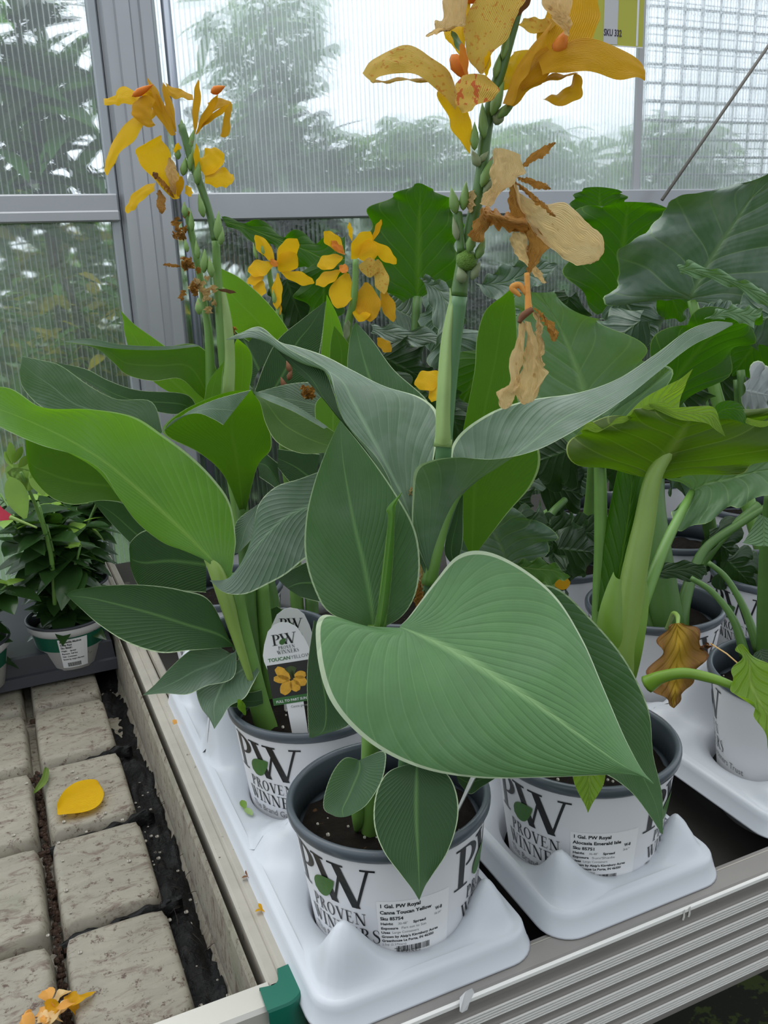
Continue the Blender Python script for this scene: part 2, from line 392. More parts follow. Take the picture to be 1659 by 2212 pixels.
MVL = leafmat('mandevilla_young_leaf', (.14, .32, .03), (.22, .4, .06), (.28, .5, .01), .45, nve=7, slope=.4, rough=.3, margin=(.2, .4, .06), mg=.01, bump=.4)
PINK = petalmat('pink_petal', (.75, .03, .09), (.8, .10, .14), (.8, .05, .1), .35)

A_LIME2 = leafmat('alocasia_leaf_lime_underside', (.070, .125, .010), (.24, .34, .06), (.085, .19, .003), .5, nve=6, slope=.38, vw=.08, mid=.03, rough=.42, margin=(.5, .6, .16), mg=.014, bump=.5, veinmix=.8)
A_PALE2 = leafmat('alocasia_leaf_small', (.07, .16, .035), (.2, .3, .08), (.12, .3, .02), .4, nve=5, slope=.3, margin=(.35, .5, .1), mg=.03, veinmix=.4)
A_GREYL = leafmat('grey_label_leaf', (.30, .33, .33), (.36, .4, .38), (.2, .25, .1), .15, nve=5, slope=.3, veinmix=.4)  # for one added leaf shape standing in for a grey label behind
MVL2 = pbr('young_green', (.16, .30, .025), .4, var=.3, vscale=30)
SHEATH2 = pbr('lime_sheath', (.15, .28, .03), .4, var=.3, vscale=16)
# ------------------------------------------------------------------ lettering
def g_bar(x0, y0, x1, y1, w, n=6):
    """slanted stroke of horizontal width w"""
    return ([(x0+(x1-x0)*i/n, y0+(y1-y0)*i/n) for i in range(n+1)], [(x0+w+(x1-x0)*i/n, y0+(y1-y0)*i/n) for i in range(n+1)])
def g_h(x0, x1, y0, y1, n=4):
    return ([(x0+(x1-x0)*i/n, y0) for i in range(n+1)], [(x0+(x1-x0)*i/n, y1) for i in range(n+1)])
def g_arc(cx, cy, rx, ry, ix, iy, a0, a1, n=20):
    A = []; B_ = []
    for i in range(n+1):
        a = math.radians(a0+(a1-a0)*i/n); A.append((cx+rx*math.cos(a), cy+ry*math.sin(a))); B_.append((cx+ix*math.cos(a), cy+iy*math.sin(a)))
    return (A, B_)
SF = .045
def glyph(c):
    if c == 'P': return [g_bar(.12, 0, .12, 1, .14), g_h(.02, .38, 0, SF), g_h(.02, .3, 1-SF, 1), g_arc(.30, .74, .32, .26, .17, .21, -90, 90)], .66
    if c == 'R': return [g_bar(.12, 0, .12, 1, .13), g_h(.02, .36, 0, SF), g_h(.02, .3, 1-SF, 1), g_arc(.30, .75, .29, .25, .16, .20, -90, 90), g_bar(.32, .5, .62, 0, .14), g_h(.6, .8, 0, SF)], .78
    if c == 'O': return [g_arc(.42, .5, .38, .52, .25, .47, 0, 360, 36)], .84
    if c == 'V': return [g_bar(.06, 1, .36, 0, .15), g_bar(.42, 0, .66, 1, .05), g_h(0, .3, 1-SF, 1), g_h(.56, .8, 1-SF, 1)], .76
    if c == 'W': return [g_bar(.06, 1, .36, 0, .15), g_bar(.40, 0, .60, .9, .05), g_bar(.46, 1, .76, 0, .15), g_bar(.82, 0, 1.06, 1, .05), g_h(0, .3, 1-SF, 1), g_h(.38, .68, 1-SF, 1), g_h(.96, 1.2, 1-SF, 1)], 1.16
    if c == 'E': return [g_bar(.12, 0, .12, 1, .13), g_h(.02, .62, 0, SF), g_h(.02, .58, 1-SF, 1), g_h(.2, .48, .49, .54), g_bar(.58, 0, .62, .24, .03), g_bar(.55, .78, .55, 1, .03), g_bar(.46, .4, .46, .63, .03)], .70
    if c == 'N': return [g_bar(.14, 0, .14, 1, .045), g_bar(.1, 1, .66, 0, .16), g_bar(.76, 0, .76, 1, .045), g_h(.02, .3, 0, SF), g_h(.0, .24, 1-SF, 1), g_h(.64, .92, 1-SF, 1)], .94
    if c == 'I': return [g_bar(.14, 0, .14, 1, .13), g_h(.03, .38, 0, SF), g_h(.03, .38, 1-SF, 1)], .40
    if c == 'S':
        pts = [(.46, .72), (.42, .92), (.26, .985), (.10, .88), (.12, .70), (.28, .55), (.44, .38), (.42, .12), (.24, .015), (.08, .10), (.03, .30)]
        wd = [.02, .04, .03, .07, .11, .14, .12, .07, .03, .04, .02]
        P = cr_([Vector((a, b, 0)) for a, b in pts], 4); W_ = cr_([Vector((a, 0, 0)) for a in wd], 4); A = []; B_ = []
        for i, p in enumerate(P):
            t_ = (P[min(i+1, len(P)-1)]-P[max(i-1, 0)]).normalized(); nn = Vector((-t_.y, t_.x, 0))*W_[i].x*.5
            A.append((p.x+nn.x, p.y+nn.y)); B_.append((p.x-nn.x, p.y-nn.y))
        return [(A, B_)], .54
    return [], .35
def serif(mb, txt, x, y, h, fn, mi=0, sp=.06, center=False, upto=None):
    wd = sum(glyph(c)[1]+sp for c in txt)*h
    if center: x -= wd/2
    for c in txt:
        st, ad = glyph(c)
        for A, B_ in st: mb.strip([fn(x+a*h, y+b*h) for a, b in A], [fn(x+a*h, y+b*h) for a, b in B_], mi)
        x += (ad+sp)*h
    return x
_tc = {}
def sans(mb, txt, x, y, size, fn, mi=0, bold=0, center=False, xs=1.0, right=False, fit=0):
    key = (txt, bold)
    if key not in _tc:
        cu = bpy.data.curves.new('t', 'FONT'); cu.body = txt; cu.size = 1; cu.offset = bold; cu.resolution_u = 2
        ob = bpy.data.objects.new('t', cu); COL.objects.link(ob)
        dg = bpy.context.evaluated_depsgraph_get(); me = ob.evaluated_get(dg).to_mesh()
        _tc[key] = ([(v.co.x, v.co.y) for v in me.vertices], [list(p.vertices) for p in me.polygons])
        bpy.data.objects.remove(ob); bpy.data.curves.remove(cu)
    v, f = _tc[key]
    if not v: return
    if fit: xs = fit/(max(a for a, _ in v)*size)
    W_ = max(a for a, _ in v)*size*xs
    ox = x - (W_/2 if center else W_ if right else 0)
    mb.add([fn(ox+a*size*xs, y+b*size) for a, b in v], f, mi)
def leaf_icon(mb, cx, cy, s, ang, fn, mi=0):
    A = []; B_ = []; n = 14; ca, sa = math.cos(ang), math.sin(ang)
    for i in range(n+1):
        q = i/n; wd = .32*math.sin(math.pi*q**.7)**.8 if 0 < q < 1 else 0
        px = -.5+q*1.05; bend = .12*q*q
        for lst, sg in ((A, 1), (B_, -1)):
            X = px*s; Y = (bend+wd*sg)*s; lst.append(fn(cx+X*ca-Y*sa, cy+X*sa+Y*ca))
    mb.strip(A, B_, mi)
def pw_logo(mb, x, y, h, fn, fn2, words=True, tagline=None, small=1.0):
    """x,y = left foot of the large P; materials: 0 ink, 1 leaf, 2 grey"""
    st, _ = glyph('P')
    for A, B_ in st: mb.strip([fn(x+a*h*1.25, y+b*h) for a, b in A], [fn(x+a*h*1.25, y+b*h) for a, b in B_])
    st, _ = glyph('W')
    for A, B_ in st: mb.strip([fn(x+(.72+a*1.32)*h, y+b*h) for a, b in A], [fn(x+(.72+a*1.32)*h, y+b*h) for a, b in B_])
    leaf_icon(mb, x+1.02*h, y+.27*h, h*.74, .45, fn2, 1)
    if words:
        cx = x+1.22*h
        serif(mb, 'PROVEN', cx+.05*h, y-.42*h, h*.30, fn, 0, .08, True)
        serif(mb, 'WINNERS', cx+.10*h, y-.84*h, h*.34, fn, 0, .07, True)
        if tagline: sans(mb, tagline, cx-.9*h, y-1.12*h, h*.25, fn, 2)
# ------------------------------------------------------------------ pots
RIMZ = ZC-.418; POT_R = .084; FLOORZ = ZC-.583
def potr(z_below):  # radius of the printed body at depth below the rim top
    t = (z_below-.010)/(.165-.010)
    return .0795-.0175*t
LINES_C = ('Canna Toucan Yellow', 'Sku 85754', '30-48"', '18-24"', 'Part sun to Sun')
LINES_A = ('Alocasia Emerald Isle', 'Sku 85751', '36-48"', '36"', 'Sun/Shade')
def barcode(mb, x, y, w_, h, fn):
    rr = random.Random(3); p = x
    while p < x+w_:
        b = rr.choice((.0003, .0005, .0008)); mb.strip([fn(p, y), fn(p, y+h)], [fn(p+b, y), fn(p+b, y+h)], 0); p += b+rr.choice((.0003, .0005, .0007))
def pot_label(mb, z, lines, fn):
    """z = height of first baseline, text starts at s=0"""
    S = lambda t_, x, dz, sz, w_, b=.03, mi=0: sans(mb, t_, x, z-dz, sz, fn, mi, b, fit=w_)
    S('1 Gal. PW Royal', 0, 0, .0048, .029); S(lines[0], 0, .0062, .0046, .0375); S(lines[1], 0, .0120, .0043, .0165); S('W-8', .0405, .0104, .0044, .0055)
    S('Height', 0, .0168, .0033, .0090); S(lines[2], .0125, .0168, .0032, .0070, 0, 2); S('Spread', .0235, .0168, .0033, .0095); S(lines[3], .0395, .0150, .0030, .0060, 0, 2)
    S('Exposure', 0, .0212, .0032, .0125); S(lines[4], .0148, .0212, .0033, .0185, 0, 2); S('Uses', 0, .0254, .0032, .0065); S('Large Containers', .0080, .0254, .0033, .0195, 0, 2)
    S("Grown by Alsip's Kingsbury Acres", 0, .0296, .0033, .043); S('Greenhouse La Porte, IN 46350', 0, .0336, .0033, .0395); S('2.5qt (2.37liters)', 0, .0372, .0030, .018, 0, 2)
    z += .0012
    barcode(mb, .0105, z-.0452, .026, .0058, fn)
    sans(mb, '93432 36769', .0115, z-.0478, .0030, fn, 2, xs=1.1)
def pot(par, c, rimz=RIMZ, face=None, first=-39, lines=LINES_C, detail=2, tilt=None, soil=.024, label=None):
    """white printed nursery pot; c = (x, y) of the axis"""
    cx, cy = c; th0 = math.atan2(-cy, -cx) if face is None else face
    T = tilt
    cen = Vector((cx, cy, rimz))
    def tr(p): return cen + (T @ p if T else p)
    h = .165
    prof = [(.0795, -.010)] + [(potr(.010+.155*i/8), -.010-.155*i/8) for i in range(1, 9)] + [(.058, -.165), (0.001, -.165)]
    mb = MB().lathe([(a, b) for a, b in prof], cen, 72, T=(lambda p: T @ p) if T else None)
    body = mb.build('pot', POTW, par)
    rim = [(.0765, -.03), (.0775, -.012), (.0775, -.004), (.0785, -.0012), (.0800, 0), (.0825, -.0006), (.0838, -.0022), (.084, -.0048), (.0837, -.0082), (.0822, -.0104), (.0800, -.0110), (.0790, -.0108)]
    inner = [(.061, -.150), (.0745, -.032), (.0765, -.03)]
    MB().lathe(inner+rim, cen, 72, T=(lambda p: T @ p) if T else None).build('rim', GREY, body)
    # soil
    v = []; f = []; NR, NS = 14, 48; rs = .0735
    for i in range(NR+1):
        for k in range(NS):
            a = 2*math.pi*k/NS; r_ = rs*i/NR
            p = Vector((r_*math.cos(a), r_*math.sin(a), -soil-.004))
            p.z += .006*noise.noise((p+cen)*45)+.003*noise.noise((p+cen)*160) - .004*(i/NR)**3
            v.append(tr(p))
    f = [(i*NS+k, i*NS+(k+1) % NS, (i+1)*NS+(k+1) % NS, (i+1)*NS+k) for i in range(NR) for k in range(NS)]
    so = mesh('soil', v, f, SOIL, par)
    if detail > 1:
        mb = MB(); rr = random.Random(int(cx*1000))
        for _ in range(38):
            a = rr.random()*6.28; r_ = rs*.95*rr.random()**.5; s_ = rr.uniform(.0005, .0014)
            p = tr(Vector((r_*math.cos(a), r_*math.sin(a), -soil-.0005)))
            p.z += .004*noise.noise(p*45)
            mb.box(p-Vector((s_, s_, s_)), p+Vector((s_, s_, s_)), s_*.5)
        ob = mb.build('perlite', PERL, so); ob['kind'] = 'stuff'
    if detail > 0:
        def fn(s0, ks=.92):
            def g(s_, z_):
                s_ *= ks
                zb = -z_; r_ = potr(zb)+.0005; a = th0+s0+s_/.074
                return tr(Vector((r_*math.cos(a), r_*math.sin(a), z_)))
            return g
        def fn2(g, dr): return lambda s_, z_: (lambda p: p + ((p-Vector((cen.x, cen.y, p.z))).normalized()*dr))(g(s_, z_))
        for k, tg in ((0, 'The Brand Gardeners Trust'), (1, 'The #1 Plant Brand'), (2, 'The Brand Gardeners Trust')):
            g = fn(math.radians(first+111*k)); hh = .0385
            mb = MB()
            pw_logo(mb, -1.22*hh, -.019-hh, hh, g, fn2(g, .0004), tagline=tg if detail > 1 else None)
            mb.build('logo_print', [INK, LOGOLEAF, INKG], body, smooth=False)
        if detail > 1 and lines:
            g = fn(math.radians(first+30.5), 1.08); mb = MB()
            mb_ = MB(); n_ = 12
            for i in range(n_): mb_.strip([fn2(g, -.0002)(-.002+.054*i/n_, -.048), fn2(g, -.0002)(-.002+.054*i/n_, -.106)], [fn2(g, -.0002)(-.002+.054*(i+1)/n_, -.048), fn2(g, -.0002)(-.002+.054*(i+1)/n_, -.106)])
            lb = mb_.build('label', LABELW, body, smooth=False)
            pot_label(mb, -.054, lines, g)
            mb.build('lettering', [INK, INK, INKG], lb, smooth=False)
    return body
# ------------------------------------------------------------------ shuttle tray
TRTOP = ZC-.512; SKB = ZC-.533
def tray(x0, x1, y0, cells, label, ridge=.072, cone=.047, dirt=True, top=TRTOP, skb=SKB, pots=None, cs=0):
    """moulded tray, pots in a row along y; cells = list of (pot centre y, cell y end)"""
    t = thing('shuttle_tray', label, 'tray', ((x0+x1)/2, y0, skb))
    xc = (x0+x1)/2; y1 = cells[-1][1]; rc = .018
    ex = (x1-x0)/2; yc = (y0+y1)/2; ey = (y1-y0)/2
    def sd(x, y):
        qx = abs(x-xc)-ex+rc; qy = abs(y-yc)-ey+rc
        return math.hypot(max(qx, 0), max(qy, 0))+min(max(qx, qy), 0)-rc
    bounds = [y0]+[c[1] for c in cells]
    lumps = []
    lumps.append((x0+.026-cs, y0+.023, cone, .017, .015, 4)); lumps.append((x1-.022, y0+.028, cone*.75, .013, .013, 4))
    for j in range(1, len(cells)):
        b = bounds[j]; k_ = .25 if j == 1 else 1
        lumps.append((x0+.030, b, ridge*k_, .020, .018, 2)); lumps.append((x1-.030, b, ridge, .022, .020, 2)); lumps.append((xc+.012, b, ridge*.9, .040, .014, 2))
    for sx in (-1, 1): lumps.append((xc+sx*(ex-.028), y1-.030, cone*1.2, .020, .020, 2))
    def hz(x, y):
        h = 0
        for lx, ly, a, sx, sy, pw in lumps:
            q = (abs(x-lx)/sx)**2+(abs(y-ly)/sy)**2
            h = max(h, a*math.exp(-(q*.55)**.8)) if pw == 4 else max(h, a*math.exp(-(q*.5)**1.25))
        e_ = min(1, max(0, -sd(x, y)/.013)); e_ = e_*e_*(3-2*e_)
        return top + h*e_
    v = []; f = []; NT_, NR = 128, 22
    for j, (yp, ye) in enumerate(cells):
        ya, yb = bounds[j], ye; base = len(v); xp = xc if not pots else pots[j]
        for k in range(NT_):
            a = 2*math.pi*k/NT_; dx, dy = math.cos(a), math.sin(a)
            lo_, hi = 0, .3
            for _ in range(26):
                m_ = (lo_+hi)/2; X, Y = xp+dx*m_, yp+dy*m_
                if sd(X, Y) < 0 and ya <= Y <= yb: lo_ = m_
                else: hi = m_
            r1 = lo_; DIP = .012
            r0 = .07
            for _ in range(8): r0 = min(potr(RIMZ-hz(xp+dx*r0, yp+dy*r0)+.012)+.0006, r1-.0015)
            zz = hz(xp+dx*r0, yp+dy*r0)-DIP
            ring = [(r0-.0035, zz-.022), (r0-.0008, zz-.004), (r0+.0006, zz-.0008)]
            for i in range(1, NR+1):
                q = i/NR; r_ = r0+(r1-r0)*q; ring.append((r_, hz(xp+dx*r_, yp+dy*r_)-DIP*max(0, 1-(r_-r0)/.022)**2))
            for r_, z_ in ring: v.append(Vector((xp+dx*r_, yp+dy*r_, z_)))
        n = NR+3
        f += [(base+k*n+i, base+((k+1) % NT_)*n+i, base+((k+1) % NT_)*n+i+1, base+k*n+i+1) for k in range(NT_) for i in range(n-1)]
    MB().add(v, f).build('cell_deck', WHITE, t)
    # skirt
    out = []; N_ = 48
    for (sx, sy, a0) in ((1, 1, 0), (-1, 1, 90), (-1, -1, 180), (1, -1, 270)):
        for i in range(9):
            a = math.radians(a0+90*i/8); out.append((xc+sx*(ex-rc), yc+sy*(ey-rc), math.cos(a), math.sin(a)))
    prof = [(-.004, .0008), (0, 0), (.0022, -.0008), (.0038, -.003), (.0048, -.007), (.0085, skb-top+.001), (.0095, skb-top), (.0072, skb-top), (.0035, -.008)]
    v = []
    for cx_, cy_, c_, s_ in out:
        for o_, z_ in prof: v.append(Vector((cx_+(rc+o_)*c_, cy_+(rc+o_)*s_, top+z_)))
    n = len(prof); m_ = len(out)
    MB().add(v, [(k*n+i, ((k+1) % m_)*n+i, ((k+1) % m_)*n+i+1, k*n+i+1) for k in range(m_) for i in range(n-1)]).build('skirt', WHITE, t)
    return t
# ------------------------------------------------------------------ setting
YW = 1.90
def struct(ob): ob['kind'] = 'structure'; return ob
LAWN = pbr('outdoor_grass', (.07, .15, .03), .9, var=.5, vscale=6, bump=1, bscale=60)
struct(MB().box((-6, -2, -.02), (8, YW+.05, 0)).build('floor', DARK, smooth=False))
struct(MB().box((-12, YW+.051, -.02), (16, 16, .25)).build('floor', LAWN, smooth=False))
def zat(x, y, Y=YW): return DY(x, y, Y).z
ZB1, ZB0 = zat(700, 416), zat(700, 472)
XP0, XP1 = DY(214, 5, YW-.04).x, DY(340, 5, YW-.04).x
ZTOP = 2.25
# twin-wall glazing
def glaz(name_, den, rgh, mixr, ribs=.26):
    m_, t_ = mk(name_); N = NT(t_)
    out = N.n('OutputMaterial'); co = N.n('TexCoord'); sp_ = N.n('SeparateXYZ'); N.l(co.outputs['Object'], sp_.inputs[0])
    x = N.math('FRACT', N.math('MULTIPLY', sp_.outputs[0], 1/.0105))
    tri = N.math('MULTIPLY', N.math('ABSOLUTE', N.math('SUBTRACT', x, .5)), 2)
    rib = N.ramp(tri, [(.62, (0, 0, 0)), (.95, (1, 1, 1))])
    cloud = N.noise(3.5, 4, .6)
    t1 = N.n('BsdfTransparent'); t1.inputs[0].default_value = (.97, .99, 1, 1)
    rf = N.n('BsdfRefraction'); rf.inputs['Color'].default_value = (.98, 1, 1, 1); rf.inputs['Roughness'].default_value = rgh; rf.inputs['IOR'].default_value = 1.08
    tl = N.n('BsdfTranslucent'); tl.inputs[0].default_value = (.86, .92, .93, 1)
    gl = N.n('BsdfGlossy'); gl.inputs['Roughness'].default_value = .12
    df = N.n('BsdfDiffuse'); df.inputs[0].default_value = (.35, .40, .38, 1)
    b = N.n('Bump'); b.inputs['Strength'].default_value = .5; b.inputs['Distance'].default_value = .002
    N.l(N.math('ADD', tri, N.noise(40, 3)), b.inputs['Height']); N.l(b.outputs[0], rf.inputs['Normal']); N.l(b.outputs[0], gl.inputs['Normal'])
    m1 = N.n('MixShader'); m1.inputs[0].default_value = mixr; N.l(t1.outputs[0], m1.inputs[1]); N.l(rf.outputs[0], m1.inputs[2])
    m2 = N.n('MixShader')
    N.l(N.math('ADD', N.math('MULTIPLY', rib, ribs), N.math('MULTIPLY', cloud, den)), m2.inputs[0])
    md = N.n('MixShader'); md.inputs[0].default_value = .06; N.l(tl.outputs[0], md.inputs[1]); N.l(df.outputs[0], md.inputs[2])
    N.l(m1.outputs[0], m2.inputs[1]); N.l(md.outputs[0], m2.inputs[2])
    m3 = N.n('MixShader'); m3.inputs[0].default_value = .07; N.l(m2.outputs[0], m3.inputs[1]); N.l(gl.outputs[0], m3.inputs[2])
    N.l(m3.outputs[0], out.inputs[0])
    return m_
G1 = glaz('twin_wall_polycarbonate', .14, .12, .5); G2 = glaz('twin_wall_polycarbonate_hazy', .46, .13, .6); G3 = glaz('twin_wall_polycarbonate_foggy', .05, .30, .82, .12)
XJ = DY(1383, 200, YW).x
def pane(i, x0, x1, z0, z1, m_):
    ob = MB().box((x0, YW+.004, z0), (x1, YW+.0045, z1)).build('window_%d' % i, m_, smooth=False); struct(ob)
    return ob
pane(1, -1.6, XP0+.01, ZB1-.01, ZTOP, G1); pane(2, XP1-.01, XJ, ZB1-.01, ZTOP, G2); pane(3, XJ, 3.6, ZB1-.01, ZTOP, G2)
pane(4, -1.6, XP0+.01, .5, ZB0+.01, glaz('twin_wall_polycarbonate_brightened', .30, .24, .7, .3)); pane(5, XP1-.01, 3.6, .5, ZB0+.01, G3)  # lower left pane: extra pale haze put into the material to brighten it
# frame members
def bar(name, a, b, m_=None, bev=.003): return struct(MB().box(a, b, bev).build(name, m_ or ALU, smooth=False))
zl1, zl0 = zat(120, 421), zat(120, 481)
bar('trim_1', (-1.6, YW-.022, zl0), (XP0-.004, YW+.02, zl1)); bar('trim_2', (XP1+.004, YW-.022, ZB0), (3.6, YW+.02, ZB1))
bar('trim_3', (-1.6, YW-.025, zl0-.001), (XP0-.004, YW-.015, zl0+.020)); 
# post: channel with raised ribs
mb = MB(); xs = [0, .06, .10, .24, .27, .50, .53, .66, .69, .88, .91, 1.0]; dp = [0, .020, .020, .020, .026, .026, .022, .022, .028, .028, .024, 0]
Wp = XP1-XP0; top_ = []; 
for q, d_ in zip(xs, dp): top_.append((XP0+Wp*q, YW-.012-d_))
A = [Vector((x, y, .4)) for x, y in top_]; Bz = [Vector((x, y, ZTOP)) for x, y in top_]
mb.strip(A, Bz); mb.box((XP0, YW-.013, .4), (XP1, YW+.02, ZTOP))
struct(mb.build('trim_4', ALU, smooth=False))
bar('trim_5', (XP0-.020, YW-.012, .4), (XP0-.001, YW+.01, ZTOP), pbr('aluminium_flange', (.42, .45, .48), .35, metal=.4, var=.1))
pc = [DY(357, 5, YW-.03), ]; xr = pc[0].x
struct(MB().tube([(xr, YW-.03, .4), (xr, YW-.03, ZTOP)], .0095, 14).build('trim_6', METAL))
bar('trim_7', (XJ-.012, YW-.004, ZB1), (XJ+.006, YW+.008, ZTOP), pbr('joint_profile', (.45, .46, .48), .3, metal=.2), .001)
# price sign hanging inside
sg = thing('hanging_basket_sign', 'lime green and grey price card hanging in front of the upper glazing, reading SKU 332', 'sign', DY(1330, 100, YW-.05))
c0, c1 = DY(1252, 101, YW-.05), DY(1387, 103, YW-.05)
LIMEP = pbr('lime_card', (.46, .46, .045), .45); GRYP = pbr('grey_card', (.55, .56, .58), .45); WHP = pbr('card_white', (.78, .78, .80), .45)
Wd = c1.x-c0.x
card = MB().box((c0.x, YW-.052, c1.z), (c1.x, YW-.050, ZTOP-.1)).build('card', LIMEP, sg, smooth=False)
MB().box((c0.x+Wd*.36, YW-.0528, c1.z+.002), (c0.x+Wd*.58, YW-.0521, c1.z+.095)).build('grey_stripe', GRYP, card, smooth=False)
MB().box((c0.x+Wd*.885, YW-.0528, c1.z+.002), (c0.x+Wd*.915, YW-.0521, ZTOP-.1)).build('white_border', WHP, card, smooth=False)
MB().box((c0.x-.001, YW-.0528, c1.z-.002), (c1.x, YW-.0521, c1.z+.0005)).build('lower_edge', WHP, card, smooth=False)
PURP = pbr('purple_ink', (.03, .008, .06), .5)
mb = MB(); fn_ = lambda a, b: Vector((a, YW-.0535, b))
sans(mb, 'Basket', c0.x+Wd*.30, DY(1330, 8, YW).z, .052, fn_, 0, .03, xs=.72); mb.build('lettering', PURP, card, smooth=False); mb = MB(); sans(mb, 'SKU 332', c0.x+Wd*.36, DY(1330, 92, YW).z, .0200, fn_, 0, .02, xs=.72)
mb.build('lettering', PURP, card, smooth=False)
# diagonal rod and far wire grid
tag(MB().tube([DY(1430, 432, YW-.06), DY(1659, 100, YW-.06), DY(1700, 42, YW-.06)], .0042, 8).build('tie_rod', CABLE), 'thin weathered rod running diagonally across the right hand glazing', 'rod')
for gi, (gy, x0, x1, nx, offx, zt, pitch, lab) in enumerate(((YW+.10, DY(1386, 300, YW+.10).x, DY(1700, 300, YW+.1).x+.5, 14, 0, 2.2, .062, 'wire grid panel right behind the right hand glazing'), (YW+.42, DY(1380, 300, YW+.42).x, DY(1700, 300, YW+.42).x+.5, 14, .02, 2.3, .070, 'second wire grid panel, farther outside behind the first grid'))):
    g = thing('wire_grid_panel', lab, 'wire panel', (x0, gy, .9), 'wire grids outside the glazing')
    z0_ = ZB1+.002
    for i in range(nx):
        x = x0+offx+pitch*i; MB().tube([(x, gy, z0_), (x, gy, z0_+.95)], .0036 if gi == 0 else .0022, 5).build('vertical_wire', WIRE, g)
    for i in range(20):
        z = z0_+.045*i+(.02 if gi else 0); MB().tube([(x0, gy, z), (x0+pitch*nx, gy, z)], .0034 if gi == 0 else .0020, 5).build('horizontal_wire', WIRE, g)
# ------------------------------------------------------------------ benches
RB = thing('display_bench', 'aluminium framed greenhouse bench carrying the white trays, ribbed front rail', 'bench', (.4, .46, 0), 'aluminium benches')
BX0, BX1, BY0, BY1 = .149, 2.6, .4664, 1.80
MB().box((BX0+.01, BY0+.01, FLOORZ-.012), (BX1, BY1, FLOORZ)).build('bench_deck', BENCHF, RB, smooth=False)
mb = MB(); zt = SKB-.002; y = BY0
prof = [(.028, zt-.004), (.028, zt), (.022, zt+.0012), (.004, zt+.0012), (.0, zt+.002), (-.0015, zt), (-.0015, zt-.006), (0, zt-.0075)]
for band in range(5):
    zb = zt-.017-.0185*band
    for q in range(4):
        z_ = zb-.0026*q; prof += [(0, z_+.0006), (-.0010, z_+.0004), (-.0010, z_-.0004), (0, z_-.0006)]
zbot = zt-.106
prof += [(0, zbot), (.006, zbot-.001), (.006, zbot-.010), (.02, zbot-.012)]
A = [Vector((BX0, y+a, b)) for a, b in prof]; Bv = [Vector((BX1, y+a, b)) for a, b in prof]
mb.strip(A, Bv)
fr = mb.build('front_rail', ALUB, RB, smooth=False)
RIBM = pbr('pale_rib', (.85, .84, .80), .35)  # near-white colour for the ribs and top edge, paler than the rail
mb = MB()
mb.box((BX0, y-.0022, zt-.002), (BX1, y+.001, zt+.0022), .0006)
for band in range(5):
    for q in range(4):
        z_ = zt-.017-.0185*band-.0026*q; mb.box((BX0, y-.0022, z_-.00042), (BX1, y, z_+.00042))
mb.build('ribs', RIBM, fr, smooth=False)
MB().box((BX0, y+.001, zt-.001), (BX1, y+.024, zt+.001)).build('top_flange', ALUR, fr, smooth=False)
# worn patches and a scrap of tape
mb = MB()
for px, py in ((1476, 1975), (1488, 1968)):
    p = DY(px, py, y-.002)
    v = [p+Vector((a*.001, -.0006, b*.001)) for a, b in ((-1, 4), (1, 5), (1.6, -3), (.4, -6), (-1.4, -5), (-.6, 0))]; mb.add(v, [list(range(6))])
mb.build('scuff', pbr('scuff', (.6, .58, .54), .7), fr, smooth=False)
p0 = [DY(a, b, y-.0025) for a, b in ((993, 2155), (1005, 2140), (1018, 2132), (1022, 2140), (1012, 2158), (1005, 2175), (993, 2180), (987, 2176))]
MB().add([p-Vector((0, .0006*i, 0)) for i, p in enumerate(p0)], [list(range(8))]).build('tape_scrap', pbr('torn_tape', (.66, .66, .66), .5), fr, smooth=False)
sr = MB().box((BX0, BY0, zt-.10), (BX0+.012, BY1, zt-.001), .002).build('side_rail', ALUR, RB, smooth=False)
for x, yy in ((.2, .52), (2.4, .52), (.2, 1.7), (2.4, 1.7)): MB().box((x, yy, 0), (x+.04, yy+.04, FLOORZ-.012), .003).build('leg', ALUB, RB, smooth=False)
MB().box((BX0-.002, BY0-.004, zt-.11), (BX0+.022, BY0+.02, zt-.004), .004).build('corner_bracket', GREENP, RB, smooth=False)
# left bench
LB = thing('display_bench', 'aluminium framed bench at the left with green corner bracket, holding the moulded beige tray', 'bench', (-.3, .53, 0), 'aluminium benches')
LX1 = .146; LY0 = .520; zt2 = SKB+.004
mb = MB()
prof = [(0, zt2-.10), (0, zt2-.004), (-.0010, zt2-.001), (-.003, zt2), (-.0085, zt2), (-.010, zt2-.0012), (-.0115, zt2-.0012), (-.013, zt2), (-.020, zt2), (-.0225, zt2-.002), (-.0235, zt2-.06)]
mb.strip([Vector((LX1+a, LY0+.02, b)) for a, b in prof], [Vector((LX1+a, BY1, b)) for a, b in prof]); mb.build('side_rail', ALUR, LB, smooth=False)
mb = MB()
prof = [(.024, zt2-.010), (.024, zt2), (.002, zt2+.0005), (0, zt2-.003), (0, zt2-.010)]
for q in range(4): prof += [(0, zt2-.0148-.005*q), (-.0012, zt2-.0150-.005*q), (-.0012, zt2-.0158-.005*q), (0, zt2-.0162-.005*q)]
prof += [(0, zt2-.10)]
mb.strip([Vector((-1.2, LY0+a, b)) for a, b in prof], [Vector((LX1-.022, LY0+a, b)) for a, b in prof]); mb.build('front_rail', ALUL, LB, smooth=False)
